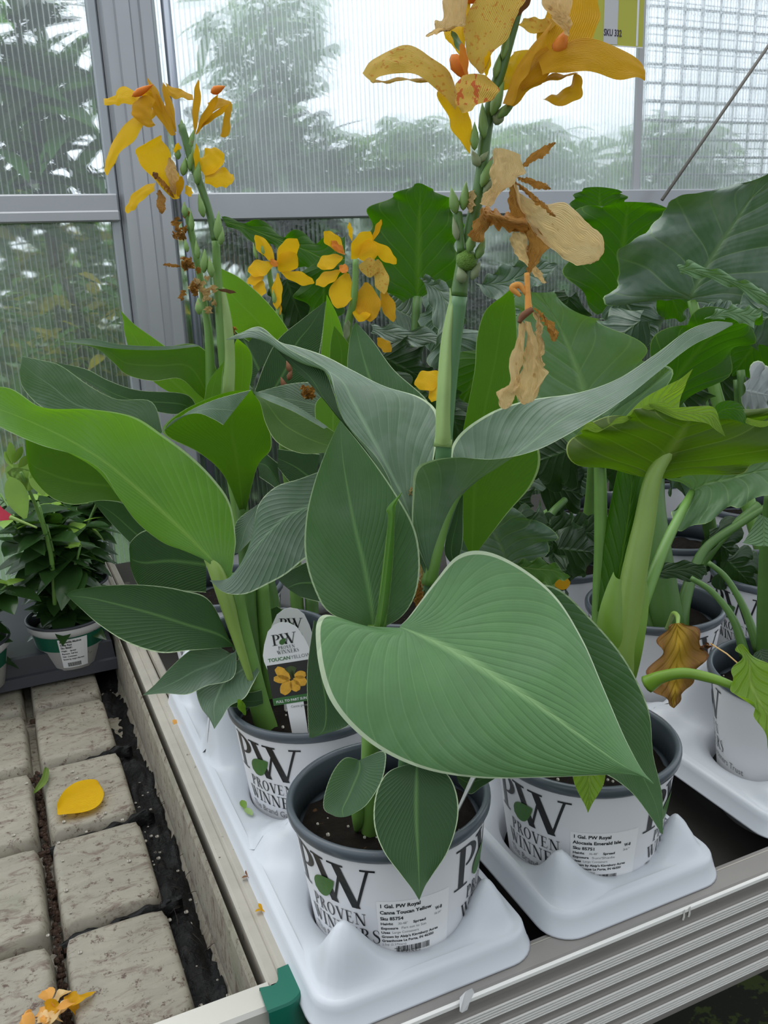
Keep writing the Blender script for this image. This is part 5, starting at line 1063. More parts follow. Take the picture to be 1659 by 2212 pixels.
lf(B, A_TOP, [(1470, 730, 1490, 700, 1520, 660), (1520, 720, 1550, 690, 1560, 650), (1560, 730, 1580, 700, 1600, 660)], 1.2, 1.2, ruf=.005)
B = AB[4]
lf(B, A_UND, [(1380, 880, 1420, 880, 1470, 880), (1402, 770, 1480, 790, 1570, 800), (1460, 700, 1540, 725, 1612, 735), (1540, 672, 1590, 695, 1632, 705), tip(1646, 666)], 1.14, 1.06, (0, .02), nu=16, nv=8, ruf=.010, rfq=3)
lf(B, A_PALE, [(1520, 690, 1530, 688, 1540, 690), (1560, 665, 1570, 675, 1580, 690), (1610, 662, 1620, 680, 1625, 705), tip(1648, 667)], 1.05, 1.05, ruf=.004)
lf(B, A_PALE, [(1290, 930, 1300, 900, 1310, 880), (1340, 870, 1370, 860, 1400, 835), (1390, 820, 1420, 815, 1445, 800), (1430, 790, 1440, 795, 1448, 800)], 1.07, 1.03)
stem(B, STEMD, [(1540, 1180, 1.3, .010), (1500, 960, 1.2, .009), (1450, 840, 1.14, .006)], name='petiole')
B = AB[6]
lf(B, A_UND, [(1290, 680, 1330, 668, 1370, 665), (1236, 610, 1340, 605, 1412, 610), (1228, 540, 1345, 545, 1430, 545), (1236, 488, 1350, 492, 1452, 490), (1262, 452, 1355, 455, 1456, 452), (1320, 438, 1360, 436, 1400, 438)], 1.50, 1.44, nu=22, nv=9, ruf=.016, rfq=4.0)
lf(B, A_UND, [(1240, 470, 1300, 470, 1362, 470), (1236, 430, 1295, 432, 1352, 428), (1262, 406, 1296, 404, 1336, 410)], 1.60, 1.58, nu=14, ruf=.006, rfq=3)
stem(B, STEMD, [(1330, 1060, 1.55, .012), (1335, 860, 1.53, .010), (1335, 668, 1.5, .008)], name='petiole')
B = AB[7]
lf(B, A_UND, [(870, 655, 901, 640, 935, 650), (822, 610, 903, 600, 988, 615), (800, 540, 904, 550, 994, 558), (792, 480, 905, 500, 992, 500), (822, 436, 906, 458, 984, 448), (862, 416, 907, 428, 955, 420), (895, 398, 908, 396, 925, 404)], 1.47, 1.42, nu=22, nv=9, ruf=.012, rfq=4.2, rph=1.5)
stem(B, STEMD, [(898, 1060, 1.52, .010), (896, 850, 1.5, .009), (901, 640, 1.475, .008)], name='petiole')
lf(B, A_TOP, [(905, 600, 915, 610, 920, 625), (930, 600, 950, 630, 935, 680), (980, 640, 975, 690, 950, 740), tip(985, 780)], 1.4, 1.36, ruf=.006)
B = AB[9]
lf(B, A_UND, [(478, 468, 484, 478, 490, 490), (540, 478, 545, 496, 545, 515), (600, 500, 608, 520, 600, 545), (650, 510, 660, 540, 650, 580), (700, 516, 705, 560, 700, 610), (745, 510, 745, 560, 740, 620)], 1.55, 1.5, nu=16, nv=8, ruf=.012, rfq=3.4)
lf(B, A_TOP, [(800, 700, 805, 710, 800, 720), (850, 705, 855, 722, 860, 740), (920, 712, 925, 730, 920, 745), (970, 725, 975, 735, 972, 745), tip(1000, 720)], 1.42, 1.35, ruf=.006)
lf(B, A_TOP, [(838, 630, 840, 660, 840, 720), (880, 630, 880, 680, 878, 720), (900, 640, 900, 690, 898, 720)], 1.5, 1.5)
B = AB[5]
lf(B, A_TOP, [(1035, 620, 1030, 615, 1020, 605), (1060, 590, 1090, 610, 1070, 650), (1110, 568, 1140, 590, 1120, 640), (1160, 560, 1175, 580, 1170, 610), tip(1205, 570)], 1.5, 1.45, ruf=.006, rfq=5)
lf(B, A_TOP, [(1130, 1010, 1140, 1030, 1150, 1060), (1190, 990, 1200, 1020, 1210, 1060), (1250, 1000, 1255, 1030, 1260, 1065), tip(1300, 1040)], 1.35, 1.3, ruf=.004)
stem(B, STEMG, [(1165, 1120, 1.38, .007), (1225, 1080, 1.36, .006), (1245, 1050, 1.34, .005)], name='petiole')
B = AB[0]
lf(B, A_TOP, [(1070, 1225, 1095, 1216, 1120, 1228), (990, 1205, 1082, 1180, 1185, 1185), (984, 1140, 1062, 1140, 1192, 1150), (1008, 1092, 1050, 1105, 1125, 1108), (1034, 1082, 1048, 1084, 1078, 1092)], .93, .88, nu=18, ruf=.006, rfq=3.5)
lf(B, A_PALE2, [(1105, 1218, 1110, 1222, 1112, 1232), (1140, 1210, 1150, 1228, 1150, 1260), (1190, 1215, 1195, 1232, 1190, 1262), tip(1232, 1246)], .92, .90, ruf=.004)
stem(B, STEMD, [(1045, 1420, 1.0, .008), (1080, 1320, .97, .006), (1095, 1218, .93, .005)], name='petiole')
B = AB[1]
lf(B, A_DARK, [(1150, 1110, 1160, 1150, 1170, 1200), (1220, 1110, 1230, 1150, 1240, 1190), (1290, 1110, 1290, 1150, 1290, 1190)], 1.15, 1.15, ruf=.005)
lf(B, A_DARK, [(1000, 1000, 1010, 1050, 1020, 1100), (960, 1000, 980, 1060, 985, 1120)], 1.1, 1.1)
# generic leaves that fill the shade between the named ones
def heart(par, cx, cy, w_, h, ang, d, mat, tilt=.05, seed=0):
    """ruffled heart leaf around (cx,cy); ang = direction base->tip in the picture, tilt = depth gained towards the tip"""
    ca, sa = math.cos(ang), math.sin(ang); rows = []
    for q, k in ((0, .25), (.12, .85), (.3, 1.0), (.5, .92), (.7, .68), (.88, .32), (1, .02)):
        mx_, my_ = cx+(q-.5)*h*ca, cy+(q-.5)*h*sa; wx, wy = -sa*w_*.5*k, ca*w_*.5*k
        back = -.12*h if q == 0 else 0
        rows.append((mx_+wx+back*ca, my_+wy+back*sa, mx_, my_, mx_-wx+back*ca, my_-wy+back*sa, d+tilt*(q-.5), .02*k, .015*k))
    leaf(par, mat, rows, ruf=.010, rfq=3.3, rph=seed, nu=16, nv=5)
rr = random.Random(42)
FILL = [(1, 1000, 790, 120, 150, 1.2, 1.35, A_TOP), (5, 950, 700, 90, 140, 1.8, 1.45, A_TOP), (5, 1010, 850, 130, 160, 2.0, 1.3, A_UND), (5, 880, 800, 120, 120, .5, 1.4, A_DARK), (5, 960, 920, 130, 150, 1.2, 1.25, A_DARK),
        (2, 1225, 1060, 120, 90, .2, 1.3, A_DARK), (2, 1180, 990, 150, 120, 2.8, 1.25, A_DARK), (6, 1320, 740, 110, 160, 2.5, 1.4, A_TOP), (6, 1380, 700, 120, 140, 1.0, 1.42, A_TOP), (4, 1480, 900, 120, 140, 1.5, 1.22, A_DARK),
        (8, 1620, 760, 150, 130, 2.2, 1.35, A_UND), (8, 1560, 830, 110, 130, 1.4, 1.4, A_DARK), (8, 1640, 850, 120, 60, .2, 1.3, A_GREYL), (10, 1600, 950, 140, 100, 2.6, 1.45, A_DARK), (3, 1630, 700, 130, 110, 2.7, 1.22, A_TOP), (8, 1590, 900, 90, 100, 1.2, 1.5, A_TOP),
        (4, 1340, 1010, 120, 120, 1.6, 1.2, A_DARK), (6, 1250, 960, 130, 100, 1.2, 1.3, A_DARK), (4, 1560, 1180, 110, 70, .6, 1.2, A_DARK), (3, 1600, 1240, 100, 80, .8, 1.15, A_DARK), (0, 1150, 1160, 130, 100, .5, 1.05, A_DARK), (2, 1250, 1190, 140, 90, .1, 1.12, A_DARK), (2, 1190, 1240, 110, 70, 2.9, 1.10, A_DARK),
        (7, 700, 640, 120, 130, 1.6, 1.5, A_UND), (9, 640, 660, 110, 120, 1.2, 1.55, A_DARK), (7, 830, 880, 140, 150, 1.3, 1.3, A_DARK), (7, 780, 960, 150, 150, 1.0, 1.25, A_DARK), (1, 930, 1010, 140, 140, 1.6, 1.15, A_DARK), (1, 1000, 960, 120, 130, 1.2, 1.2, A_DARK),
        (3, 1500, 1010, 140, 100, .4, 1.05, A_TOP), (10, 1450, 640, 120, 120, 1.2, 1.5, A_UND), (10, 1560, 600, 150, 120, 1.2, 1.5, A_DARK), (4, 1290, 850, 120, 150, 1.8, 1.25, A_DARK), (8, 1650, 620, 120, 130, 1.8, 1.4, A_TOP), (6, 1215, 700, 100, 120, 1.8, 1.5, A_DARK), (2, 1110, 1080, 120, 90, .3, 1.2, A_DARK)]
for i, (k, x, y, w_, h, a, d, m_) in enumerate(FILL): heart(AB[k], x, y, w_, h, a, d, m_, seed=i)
for k, pts in ((8, [(1610, 1100, 1.4, .008), (1600, 950, 1.38, .007), (1592, 820, 1.36, .006)]), (8, [(1600, 1000, 1.3, .007), (1608, 900, 1.3, .007), (1600, 800, 1.3, .006)]), (8, [(1590, 1000, 1.5, .006), (1620, 850, 1.48, .005), (1650, 730, 1.45, .005)]), (10, [(1520, 1000, 1.5, .006), (1535, 850, 1.5, .006), (1550, 720, 1.5, .005)]), (5, [(985, 1050, 1.4, .008), (975, 900, 1.4, .007), (960, 760, 1.4, .006)]), (3, [(1500, 1240, 1.2, .008), (1560, 1160, 1.2, .007), (1640, 1090, 1.2, .006)]), (4, [(1440, 1240, 1.2, .010), (1420, 1100, 1.2, .009), (1410, 960, 1.2, .008)]), (2, [(1190, 1300, 1.2, .008), (1150, 1210, 1.2, .006), (1185, 1120, 1.22, .006), (1220, 1080, 1.25, .005)]), (9, [(560, 900, 1.6, .008), (600, 700, 1.58, .007), (690, 570, 1.53, .006)]), (0, [(1200, 1330, 1.0, .008), (1180, 1240, 1.0, .006)]), (6, [(1250, 1050, 1.5, .007), (1300, 960, 1.5, .006), (1310, 700, 1.5, .006)])):
    stem(AB[k], STEMD, pts, name='petiole')
tag(leaf(None, YELD, rows_petal(1195, 1262, 1232, 1258, 14, 1.02), 'fallen_petal', 8, 4), 'small orange yellow scrap on the pot rim beside the withered alocasia', 'petal')
# ================================================================== plant tags
def plant_tag(px, py, d, label, yaw, lean, full=True, hgt=.145, roll=0):
    t = thing('plant_tag', label, 'plant label', D(px, py, d), 'white plant labels')
    o_ = D(px, py, d); r_ = Matrix.Rotation(yaw, 3, 'Z') @ Vector((1, 0, 0)); up = (Vector((0, 0, 1)) + Matrix.Rotation(yaw, 3, 'Z') @ Vector((0, lean, 0))).normalized()
    r_ = Matrix.Rotation(roll, 3, r_.cross(up)) @ r_; up = Matrix.Rotation(roll, 3, r_.cross(up)) @ up
    nn = r_.cross(up)*-1
    if nn.dot(CAM-o_) < 0: nn = -nn
    def fn(off=0): return lambda a, b: o_ + r_*a + up*b + nn*off
    g = fn(0); wd = .0225; yb = -.036
    top_pts = [(-.0075, yb-.05), (-.0085, yb-.006), (-.0185, yb+.012), (-wd, yb+.030), (-wd, .0), (-.0195, .010), (-.014, .022), (-.007, .0275), (0, .029), (.007, .0275), (.014, .022), (.0195, .010), (wd, 0), (wd, yb+.030), (.0185, yb+.012), (.0085, yb-.006), (.0075, yb-.05)]
    mb = MB(); n = len(top_pts)
    A_ = [g(a, b) for a, b in top_pts]; B_ = [fn(-.0006)(a, b) for a, b in top_pts]
    h_ = n//2; L_ = list(range(h_+1)); R_ = list(range(n-1, h_-1, -1))
    mb.add(A_, [(L_[i], L_[i+1], R_[i+1], R_[i]) for i in range(h_)]); mb.add(B_, [(L_[i], L_[i+1], R_[i+1], R_[i]) for i in range(h_)])
    mb.strip(A_+[A_[0]], B_+[B_[0]])
    card = mb.build('card', LABELW, t, smooth=False)
    mb = MB(); g = fn(.0004); pw_logo(mb, -.0120, .0075, .0105, g, fn(.0006)); mb.build('logo_print', [INK, LOGOLEAF, INKG], card, smooth=False)
    if full:
        mb = MB(); sans(mb, 'TOUCAN', -.0185, -.0075, .0048, g, 0, .02, xs=1.05); mb.build('lettering', TAGGREEN, card, smooth=False)
        mb = MB(); sans(mb, 'YELLOW', .0035, -.0075, .0048, g, 0, 0, xs=1.0); mb.build('lettering', INKG, card, smooth=False)
        photo = MB(); photo.strip([fn(.0003)(-.0205, -.043), fn(.0003)(-.0205, -.0105)], [fn(.0003)(.0205, -.043), fn(.0003)(.0205, -.0105)]); ph = photo.build('picture', pbr('picture_dark', (.02, .018, .016), .4), card, smooth=False)
        mb = MB()
        for (x0, y0, x1, y1, w_) in ((-.001, -.027, -.012, -.014, .0050), (-.001, -.027, -.016, -.024, .0040), (-.001, -.028, -.010, -.040, .0055), (.001, -.028, .005, -.039, .0050), (.003, -.026, .014, -.033, .0050), (.004, -.024, .015, -.024, .0040)):
            dx, dy = x1-x0, y1-y0; L__ = math.hypot(dx, dy); nx, ny = -dy/L__, dx/L__; A_ = []; B_ = []
            for i in range(9):
                q = i/8; k = w_*math.sin(math.pi*min(1, q*.86+.04))**.7
                A_.append(fn(.0006)(x0+dx*q+nx*k, y0+dy*q+ny*k)); B_.append(fn(.0006)(x0+dx*q-nx*k, y0+dy*q-ny*k))
            mb.strip(A_, B_)
        mb.build('picture_bloom', pbr('printed_yellow', (.75, .38, .03), .45, var=.4, vscale=200), ph, smooth=False)
        mb = MB()
        for k in range(9):
            a = 1.57+(k-4)*.16; mb.strip([fn(.0007)(.001+.001*k*.3, -.026), fn(.0007)(.001+math.cos(a)*.009, -.026+math.sin(a)*.012)], [fn(.0007)(.0022+.001*k*.3, -.026), fn(.0007)(.0022+math.cos(a)*.009, -.026+math.sin(a)*.012)])
        mb.build('picture_buds', pbr('printed_green', (.06, .09, .02), .5), ph, smooth=False)
        mb = MB(); mb.strip([fn(.0003)(-.0205, -.0500), fn(.0003)(-.0205, -.0430)], [fn(.0003)(.0205, -.0500), fn(.0003)(.0205, -.0430)]); bd = mb.build('green_band', TAGGREEN, card, smooth=False)
        mb = MB(); sans(mb, 'FULL TO PART SUN', -.0175, -.0480, .0034, fn(.0005), 0, .02); mb.build('lettering', LABELW, bd, smooth=False)
        mb = MB(); sans(mb, 'Canna generalis', .006, -.0545, .0033, g, 0, 0, center=True); mb.build('lettering', INKG, card, smooth=False)
    return t
plant_tag(618, 1408, .835, 'upright white plant label with a yellow flower picture reading toucan yellow', -.42, .20, roll=.12)
plant_tag(628, 1372, .905, 'second white plant label standing just behind the one with the flower picture', -.30, .15, full=False, roll=-.06)
o_ = D(1000, 1730, .66)
t = MB(); q0, q1 = D(983, 1765, .665), D(1026, 1680, .665); sd_ = Vector((.10, .22, 0)).normalized()*.011
t.add([q0, q0+sd_*.3, q1+sd_, q1], [(0, 1, 2, 3)]); t.add([p+Vector((.0006, -.0003, 0)) for p in (q0, q0+sd_*.3, q1+sd_, q1)], [(0, 3, 2, 1)])
tag(t.build('plant_tag', LABELW), 'white plant label seen almost edge on inside the nearest pot', 'plant label', 'white plant labels')
# ================================================================== left tray with mandevillas
def small_pot(par, c, rz, r=.062, h=.075):
    cen = (c[0], c[1], rz)
    body = MB().lathe([(r-.002, -.002), (r-.002, -.014), (r-.005, -.015), (r*.72, -h), (.001, -h)], cen, 56).build('pot', pbr('white_pot_speckled', (.66, .66, .66), .45, spots=((.10, .08, .06), 150, .66)), par)
    MB().lathe([(r*.85, -.02), (r-.006, -.004), (r-.003, 0), (r, -.001), (r, -.004), (r-.002, -.005)], cen, 56).build('rim', DGREY, body)
    MB().lathe([(r*.86, -.018), (.001, -.015)], cen, 40).build('soil', SOIL, par)
    rr_ = lambda zb: r-.005-(r*.28-.005)*(zb-.015)/(h-.015)
    th = math.atan2(-c[1], -c[0])
    def fn(off): return lambda s_, z_: Vector(((cen[0]+(rr_(-z_)+off)*math.cos(th+s_/r)), (cen[1]+(rr_(-z_)+off)*math.sin(th+s_/r)), rz+z_))
    mb = MB(); g = fn(.0004); n = 24
    mb.strip([g(-.075+.15*i/n, -.018) for i in range(n+1)], [g(-.075+.15*i/n, -.042) for i in range(n+1)]); mb.build('green_band', TGREEN2, body, smooth=False)
    mb = MB(); g = fn(.0008); mb.strip([g(-.022+.048*i/8, -.020) for i in range(9)], [g(-.022+.048*i/8, -.070) for i in range(9)]); lb = mb.build('label', LABELW, body, smooth=False)
    mb = MB(); g = fn(.0012)
    for i, s_ in enumerate(('Mandevilla Madinia', 'Deep Red', 'Sku 86681', 'Height     Spread', 'Exposure  Full Sun', 'Uses  Containers', "Grown by Alsip's Nursery")): sans(mb, s_, -.019, -.026-.0050*i, .0046 if i < 3 else .0036, g, 0, .02)
    mb.strip([g(-.012, -.062)]*2, [g(-.012, -.068)]*2)
    for i in range(14): mb.strip([g(-.012+.0018*i, -.061), g(-.012+.0018*i, -.068)], [g(-.011+.0018*i, -.061), g(-.011+.0018*i, -.068)])
    mb.build('lettering', [INK, INK, INK], lb, smooth=False)
    return body
TZ = PADZ
tc_ = DZ(150, 1330, ZC-.497)
GT = thing('growing_tray', 'dark grey plastic tray on the left bench holding the small white pots', 'tray', (tc_.x-.1, tc_.y, TZ))
fy = DZ(120, 1480, TZ).y; fx = DZ(255, 1445, TZ).x+.004
mb = MB()
def ring_(o_, z_): return [(fx-.36-o_, fy-o_, z_), (fx+o_, fy-o_, z_), (fx+o_, fy+.30+o_, z_), (fx-.36-o_, fy+.30+o_, z_)]
lv = [(-.012, TZ+.001), (-.012, TZ+.004), (0, TZ+.006), (-.002, TZ+.022), (-.006, TZ+.024), (-.008, TZ+.050), (-.014, TZ+.052)]
v = []; 
for o__, z__ in lv: v += [Vector(p) for p in ring_(o__, z__)]
f = [(i*4+k, i*4+(k+1) % 4, (i+1)*4+(k+1) % 4, (i+1)*4+k) for i in range(len(lv)-1) for k in range(4)]+[[(len(lv)-1)*4+k for k in range(4)]]
mb.add(v, f).build('tray_body', DGREY, GT, smooth=False)
def mandevilla(c, rz, lab, seed, n=150, pink=False, hgt=.20):
    t = thing('potted_mandevilla', lab, 'potted plant', (c[0], c[1], rz-.075), 'small pots on the left bench')
    small_pot(t, c, rz)
    rr = random.Random(seed); base = Vector((c[0], c[1], rz-.01)); dark = MB(); young = MB(); st = MB()
    stems = []
    for k in range(9):
        a = rr.uniform(0, 6.28); tp = base+Vector((math.cos(a)*rr.uniform(.02, .10), math.sin(a)*rr.uniform(.02, .10), rr.uniform(.6, 1.05)*hgt)); stems.append(tp)
        st.tube([base, base.lerp(tp, .5)+Vector((0, 0, .015)), tp], [.003, .0024, .0016], 6)
    for k in range(n):
        tp = stems[k % 9]; q = (k//9+rr.random())/(n/9); p = base.lerp(tp, q)+Vector((0, 0, .015*math.sin(q*3.1)))
        a = rr.uniform(0, 6.28); dv = Vector((math.cos(a), math.sin(a), rr.uniform(-.35, .5)))
        leafw(young if q > .93 else dark, p, dv, Vector((-math.sin(a), math.cos(a), rr.uniform(-.3, .3))), rr.uniform(.045, .075)*(.6 if q > .93 else 1), rr.uniform(.030, .044)*(.6 if q > .93 else 1), rr.uniform(.1, .45), nu=4, nv=6, fold=.18)
    dk = pbrleaf if True else None
    ob = dark.build('foliage', MVD, t); tag(ob, None, None, kind='stuff')
    ob = young.build('young_foliage', MVL2, t); tag(ob, None, None, kind='stuff')
    st.build('stem', STEMG, t)
    return t
pbrleaf = None
def simpleleaf(name, col, trans, rough=.3, tw=.25):
    m_, t_ = mk(name); N = NT(t_); out = N.n('OutputMaterial'); p = N.n('BsdfPrincipled')
    N.l(N.mix(N.noise(30, 3), tuple(x*.7 for x in col), tuple(x*1.3 for x in col)), p.inputs['Base Color']); p.inputs['Roughness'].default_value = rough
    tr = N.n('BsdfTranslucent'); tr.inputs[0].default_value = (*trans, 1); mx = N.n('MixShader'); mx.inputs[0].default_value = tw
    N.l(p.outputs[0], mx.inputs[1]); N.l(tr.outputs[0], mx.inputs[2]); N.l(mx.outputs[0], out.inputs[0]); return m_
MVD = simpleleaf('glossy_dark_leaf', (.030, .075, .020), (.05, .14, .01), .22)
p0 = DZ(145, 1325, ZC-.505); m0 = mandevilla((p0.x, p0.y), p0.z, 'dark glossy bushy plant in a small white pot with a green band', 3)
for row in ([(85, 1020, 95, 1022, 105, 1020), (35, 1010, 60, 1025, 90, 1030), (15, 1020, 40, 1050, 60, 1060)], [(50, 1000, 50, 1000, 50, 1000), (12, 1010, 35, 1035, 62, 1005), (25, 1055, 45, 1060, 72, 1050), (58, 1060, 58, 1060, 58, 1060)]):
    leaf(m0, MVL2, [r_+(1.18,) for r_ in row], name='young_leaf', nu=8, nv=4)
for x0, y0, x1, y1, w_ in ((26, 1000, 22, 955, 9), (30, 1000, 48, 965, 8), (28, 1010, 10, 975, 8), (40, 1010, 62, 985, 9), (55, 1120, 20, 1030, 24), (60, 1060, 100, 1000, 14), (95, 1070, 70, 1010, 18)): leaf(m0, MVL2, rows_petal(x0, y0, x1, y1, w_, 1.16), 'young_leaf', 8, 4)
tb(m0, STEMG, [(120, 1320, 5), (110, 1200, 5), (80, 1100, 4), (45, 1020, 3)], (1.3, 1.17))
tb(m0, STEML, [(80, 1140, 2), (50, 1128, 3), (22, 1117, 5)], 1.15, 'flower_stalk'); leaf(m0, PINK, [(25, 1112, 25, 1118, 25, 1122, 1.15), (8, 1100, 10, 1118, 12, 1124, 1.15), (-10, 1085, -10, 1112, -10, 1125, 1.15), (-50, 1075, -50, 1105, -50, 1125, 1.15)], 'flower', 8, 5)
mandevilla((p0.x-.145, p0.y-.03), p0.z, 'dark leafed plant in a pot cut off by the left edge', 5, 120, hgt=.14)
mandevilla((p0.x+.02, p0.y+.16), p0.z, 'dark leafed plant behind the small green banded pot', 6, 150, hgt=.17)
mandevilla((p0.x+.03, p0.y+.28), p0.z, 'farthest dark leafed plant at the left, near the bench rail', 8, 150, hgt=.17)
# ================================================================== fallen bits
def on_pad(x, y, lift=.0015): return DZ(x, y, PADZ+lift)
def flat(name, mat, rows, label, cat, lift=.002, curl=.004):
    L_ = []; v = []; uv = []; n = len(rows)
    for i, r_ in enumerate(rows):
        for k, (a, b) in enumerate(((r_[0], r_[1]), ((r_[0]*2+r_[2]*2)/4, (r_[1]*2+r_[3]*2)/4), (r_[2], r_[3]), ((r_[4]*2+r_[2]*2)/4, (r_[5]*2+r_[3]*2)/4), (r_[4], r_[5]))):
            p = on_pad(a, b, lift+curl*abs(k-2)/2+curl*abs(i/(n-1)-.5)); v.append(p); uv.append((k/4, i/(n-1)))
    f = [(i*5+k, i*5+k+1, (i+1)*5+k+1, (i+1)*5+k) for i in range(n-1) for k in range(4)]
    ob = mesh(name, v, f, mat, None, uv); s_ = ob.modifiers.new('s', 'SUBSURF'); s_.levels = 2; s_.render_levels = 2
    return tag(ob, label, cat)
flat('fallen_petal', YEL, [(124, 1762, 124, 1750, 122, 1738), (140, 1758, 134, 1735, 132, 1715), (170, 1757, 158, 1720, 146, 1700), (200, 1750, 185, 1710, 165, 1688), (220, 1735, 208, 1702, 188, 1683), (226, 1715, 218, 1700, 208, 1683), (222, 1704, 216, 1696, 212, 1688)], 'single bright yellow petal lying on the beige pads', 'petal')
flat('leaf_scrap', simpleleaf('scrap_green', (.16, .24, .05), (.1, .2, .02)), [(70, 1716, 74, 1714, 78, 1712), (76, 1700, 82, 1702, 88, 1704), (90, 1682, 98, 1688, 104, 1690), (94, 1662, 100, 1666, 106, 1672), (98, 1656, 102, 1658, 106, 1662)], 'small curled green leaf scrap lying across a pad joint', 'leaf')
def crum_thing(name, label, cat, cx, cy, z, mats, n, sz, spread, seed):
    rr = random.Random(seed); c = DZ(cx, cy, z); t = thing(name, label, cat, c)
    for i in range(n):
        b = c+Vector((rr.uniform(-1, 1)*spread, rr.uniform(-1, 1)*spread, 0)); a = rr.uniform(0, 6.28)
        dv = Vector((math.cos(a), math.sin(a), rr.uniform(.2, 1.3))); sd_ = Vector((-math.sin(a), math.cos(a), rr.uniform(-.6, .6)))
        m_ = MB(); leafw(m_, b, dv, sd_, sz*rr.uniform(.7, 1.3), sz*rr.uniform(.35, .6), rr.uniform(.3, 1.0), 5, 7, .5)
        ob = m_.build('petal', mats[i % len(mats)], t)
        for v_ in ob.data.vertices: v_.co += Vector([noise.noise((v_.co+Vector((k*7, seed, i)))*110)*.004 for k in range(3)])
    return t
crum_thing('withered_bloom', 'crumpled orange dried bloom lying at the bottom left corner', 'dried flower', 130, 2165, PADZ+.004, [DRYO, DRY, YELD], 9, .022, .010, 4)
crum_thing('withered_bloom', 'smaller crumpled orange bloom beside it, at the very left edge', 'dried flower', 82, 2205, PADZ+.004, [DRYO, DRY], 6, .018, .007, 5)
crum_thing('withered_bloom', 'brown and yellow dried bloom stuck between the rail and the white tray corner', 'dried flower', 408, 1545, SKB+.004, [DRYO, BROWN, YELD], 10, .026, .014, 6)
WB = thing('withered_bloom', 'dried orange bloom resting on a grey green leaf behind the front plant', 'dried flower', D(664, 850, .985))
for x0, y0, x1, y1, w_ in ((664, 850, 652, 832, 7), (664, 850, 680, 835, 8), (664, 850, 668, 862, 9), (664, 850, 650, 852, 6), (660, 852, 682, 856, 7)): leaf(WB, DRYO, rows_petal(x0, y0, x1, y1, w_, .985), 'petal', 6, 3, .002, 3, x1, wav=.004)
for x, y, d, l in ((537, 1893, .72, 'tiny brown dried flower scrap on the bench rail beside the tray'), (566, 1965, .70, 'small curled yellow scrap on the rail at the tray edge')):
    WB = thing('dried_scrap', l, 'dried flower', DZ(x, y, SKB+.006))
    for k in range(4): m_ = MB(); a = k*1.7; leafw(m_, DZ(x, y, SKB+.006), Vector((math.cos(a), math.sin(a), .6)), Vector((-math.sin(a), math.cos(a), .2)), .008, .004, .3); m_.build('petal', BROWN if x < 550 else YELD, WB)
t_ = thing('leaf_scrap', 'small green and cream leaf scrap stuck to the tray flank beside the tagged pot', 'leaf', DZ(535, 1740, TRTOP+.003))
for x0, y0, x1, y1, w_, m_ in ((522, 1728, 530, 1748, 7, MVL2), (530, 1745, 545, 1762, 8, SHEATH)):
    q0, q1 = DZ(x0, y0, TRTOP+.003), DZ(x1, y1, TRTOP+.003); k_ = MB(); leafw(k_, q0, q1-q0, Vector((1, 0, 0)), (q1-q0).length, .007, 0); k_.build('blade', m_, t_)
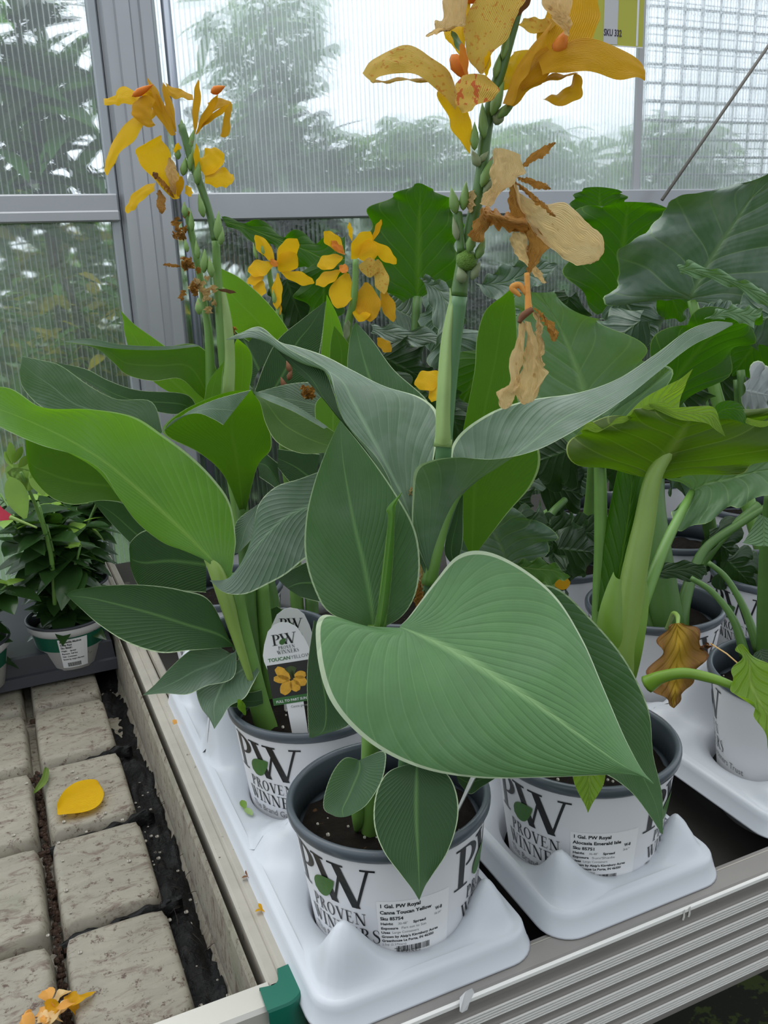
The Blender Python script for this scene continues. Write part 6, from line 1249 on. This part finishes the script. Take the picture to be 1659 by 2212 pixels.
# ================================================================== outside the glazing
SH1 = simpleleaf('outdoor_leaf', (.06, .20, .035), (.15, .42, .03), .4, .35)
SH2 = simpleleaf('outdoor_leaf_dark', (.018, .052, .014), (.02, .08, .006), .45, .2)
SH3 = simpleleaf('outdoor_leaf_light', (.14, .34, .07), (.28, .58, .05), .4, .4)
SH4 = simpleleaf('outdoor_leaf_yellow', (.75, .62, .03), (.9, .75, .04), .4, .4)
BARK = pbr('bark', (.05, .04, .03), .9)
def shrub(label, cen, rad, n, L_, mat, seed, cone=0, group='shrubs outside the glazing', mat2=None):
    cx_, cy_, cz_ = cen; t = thing('shrub', label, 'shrub', (cx_, cy_, 0), group); rr = random.Random(seed)
    MB().tube([(cx_, cy_, 0), (cx_+.02, cy_, cz_), (cx_, cy_, cz_+rad[2]*.8)], [.02, .014, .005], 7).build('trunk', BARK, t)
    mb = MB()
    for i in range(n):
        while 1:
            u = Vector((rr.uniform(-1, 1), rr.uniform(-1, 1), rr.uniform(-1, 1)))
            if cone:
                w_ = (1-(u.z+1)/2)**.8
                if abs(u.x) < w_+.05 and abs(u.y) < w_+.05: break
            elif u.length < 1: break
        p = Vector((cx_+u.x*rad[0], cy_+u.y*rad[1], cz_+u.z*rad[2])); a = rr.uniform(0, 6.28)
        dv = Vector((math.cos(a), math.sin(a)*.8, rr.uniform(-.5, .4))); leafw(mb, p, dv, Vector((-math.sin(a), math.cos(a), rr.uniform(-.8, .8))), L_*rr.uniform(.6, 1.2), L_*rr.uniform(.25, .4), rr.uniform(.1, .5), 2, 4, .2, mi=1 if mat2 and rr.random() < .3 else 0)
    ob = mb.build('foliage', [mat, mat2 or mat], t); ob['kind'] = 'stuff'
    return t
def W(px, py, Y): return DY(px, py, Y)
c = W(590, 330, 2.22); shrub('dense dark pointed shrub outside, right of the aluminium post', (c.x, 2.25, c.z), (.15, .13, .24), 900, .085, SH2, 1, cone=1, mat2=SH1)
c = W(600, 90, 2.5); shrub('paler loose shrub rising above the dark pointed one', (c.x, 2.6, c.z), (.17, .16, .20), 260, .11, SH1, 2, mat2=SH3)
c = W(560, 300, 2.5); shrub('mid green shrub around the foot of the dark pointed one', (c.x+.02, 2.5, c.z-.06), (.30, .14, .16), 420, .10, SH1, 12, mat2=SH2)
c = W(90, 170, 2.3); shrub('leafy green shrub outside the upper left pane', (c.x-.05, 2.20, c.z-.06), (.24, .12, .26), 230, .17, SH1, 3, mat2=SH2)
c = W(60, 620, 2.5); shrub('yellow green bush low outside the lower left pane', (c.x-.05, 2.4, c.z-.06), (.50, .18, .34), 1100, .12, SH3, 4, mat2=SH4)
c = W(160, 700, 2.2); shrub('low bush with clear yellow flowers outside the lower left pane', (c.x-.02, 2.03, c.z), (.16, .05, .13), 110, .075, SH3, 14, mat2=SH4)
c = W(900, 330, 2.5); shrub('hazy green shrub outside behind the tall spike', (c.x, 2.55, c.z-.06), (.30, .18, .16), 520, .11, SH1, 5, mat2=SH3)
c = W(1200, 330, 2.5); shrub('hazy light green shrub outside below the hanging sign', (c.x, 2.65, c.z-.07), (.32, .18, .18), 420, .14, SH3, 6, mat2=SH1)
c = W(1500, 320, 2.7); shrub('light green shrub outside behind the wire grids', (c.x, 2.85, c.z-.08), (.36, .18, .22), 380, .15, SH3, 7, mat2=SH1)
c = W(850, 560, 2.6); shrub('long dark made-up hedge low behind the lower panes, added to darken them', (c.x+.3, 2.45, .98), (1.5, .15, .42), 3400, .17, SH2, 8, mat2=SH1)  # hedge added to darken the view through the lower panes
c = W(1150, 400, 4); shrub('far pale hedge along the ground beyond the shrubs', (c.x, 4.4, c.z-.35), (2.4, .3, .42), 1500, .20, SH1, 9, mat2=SH3)
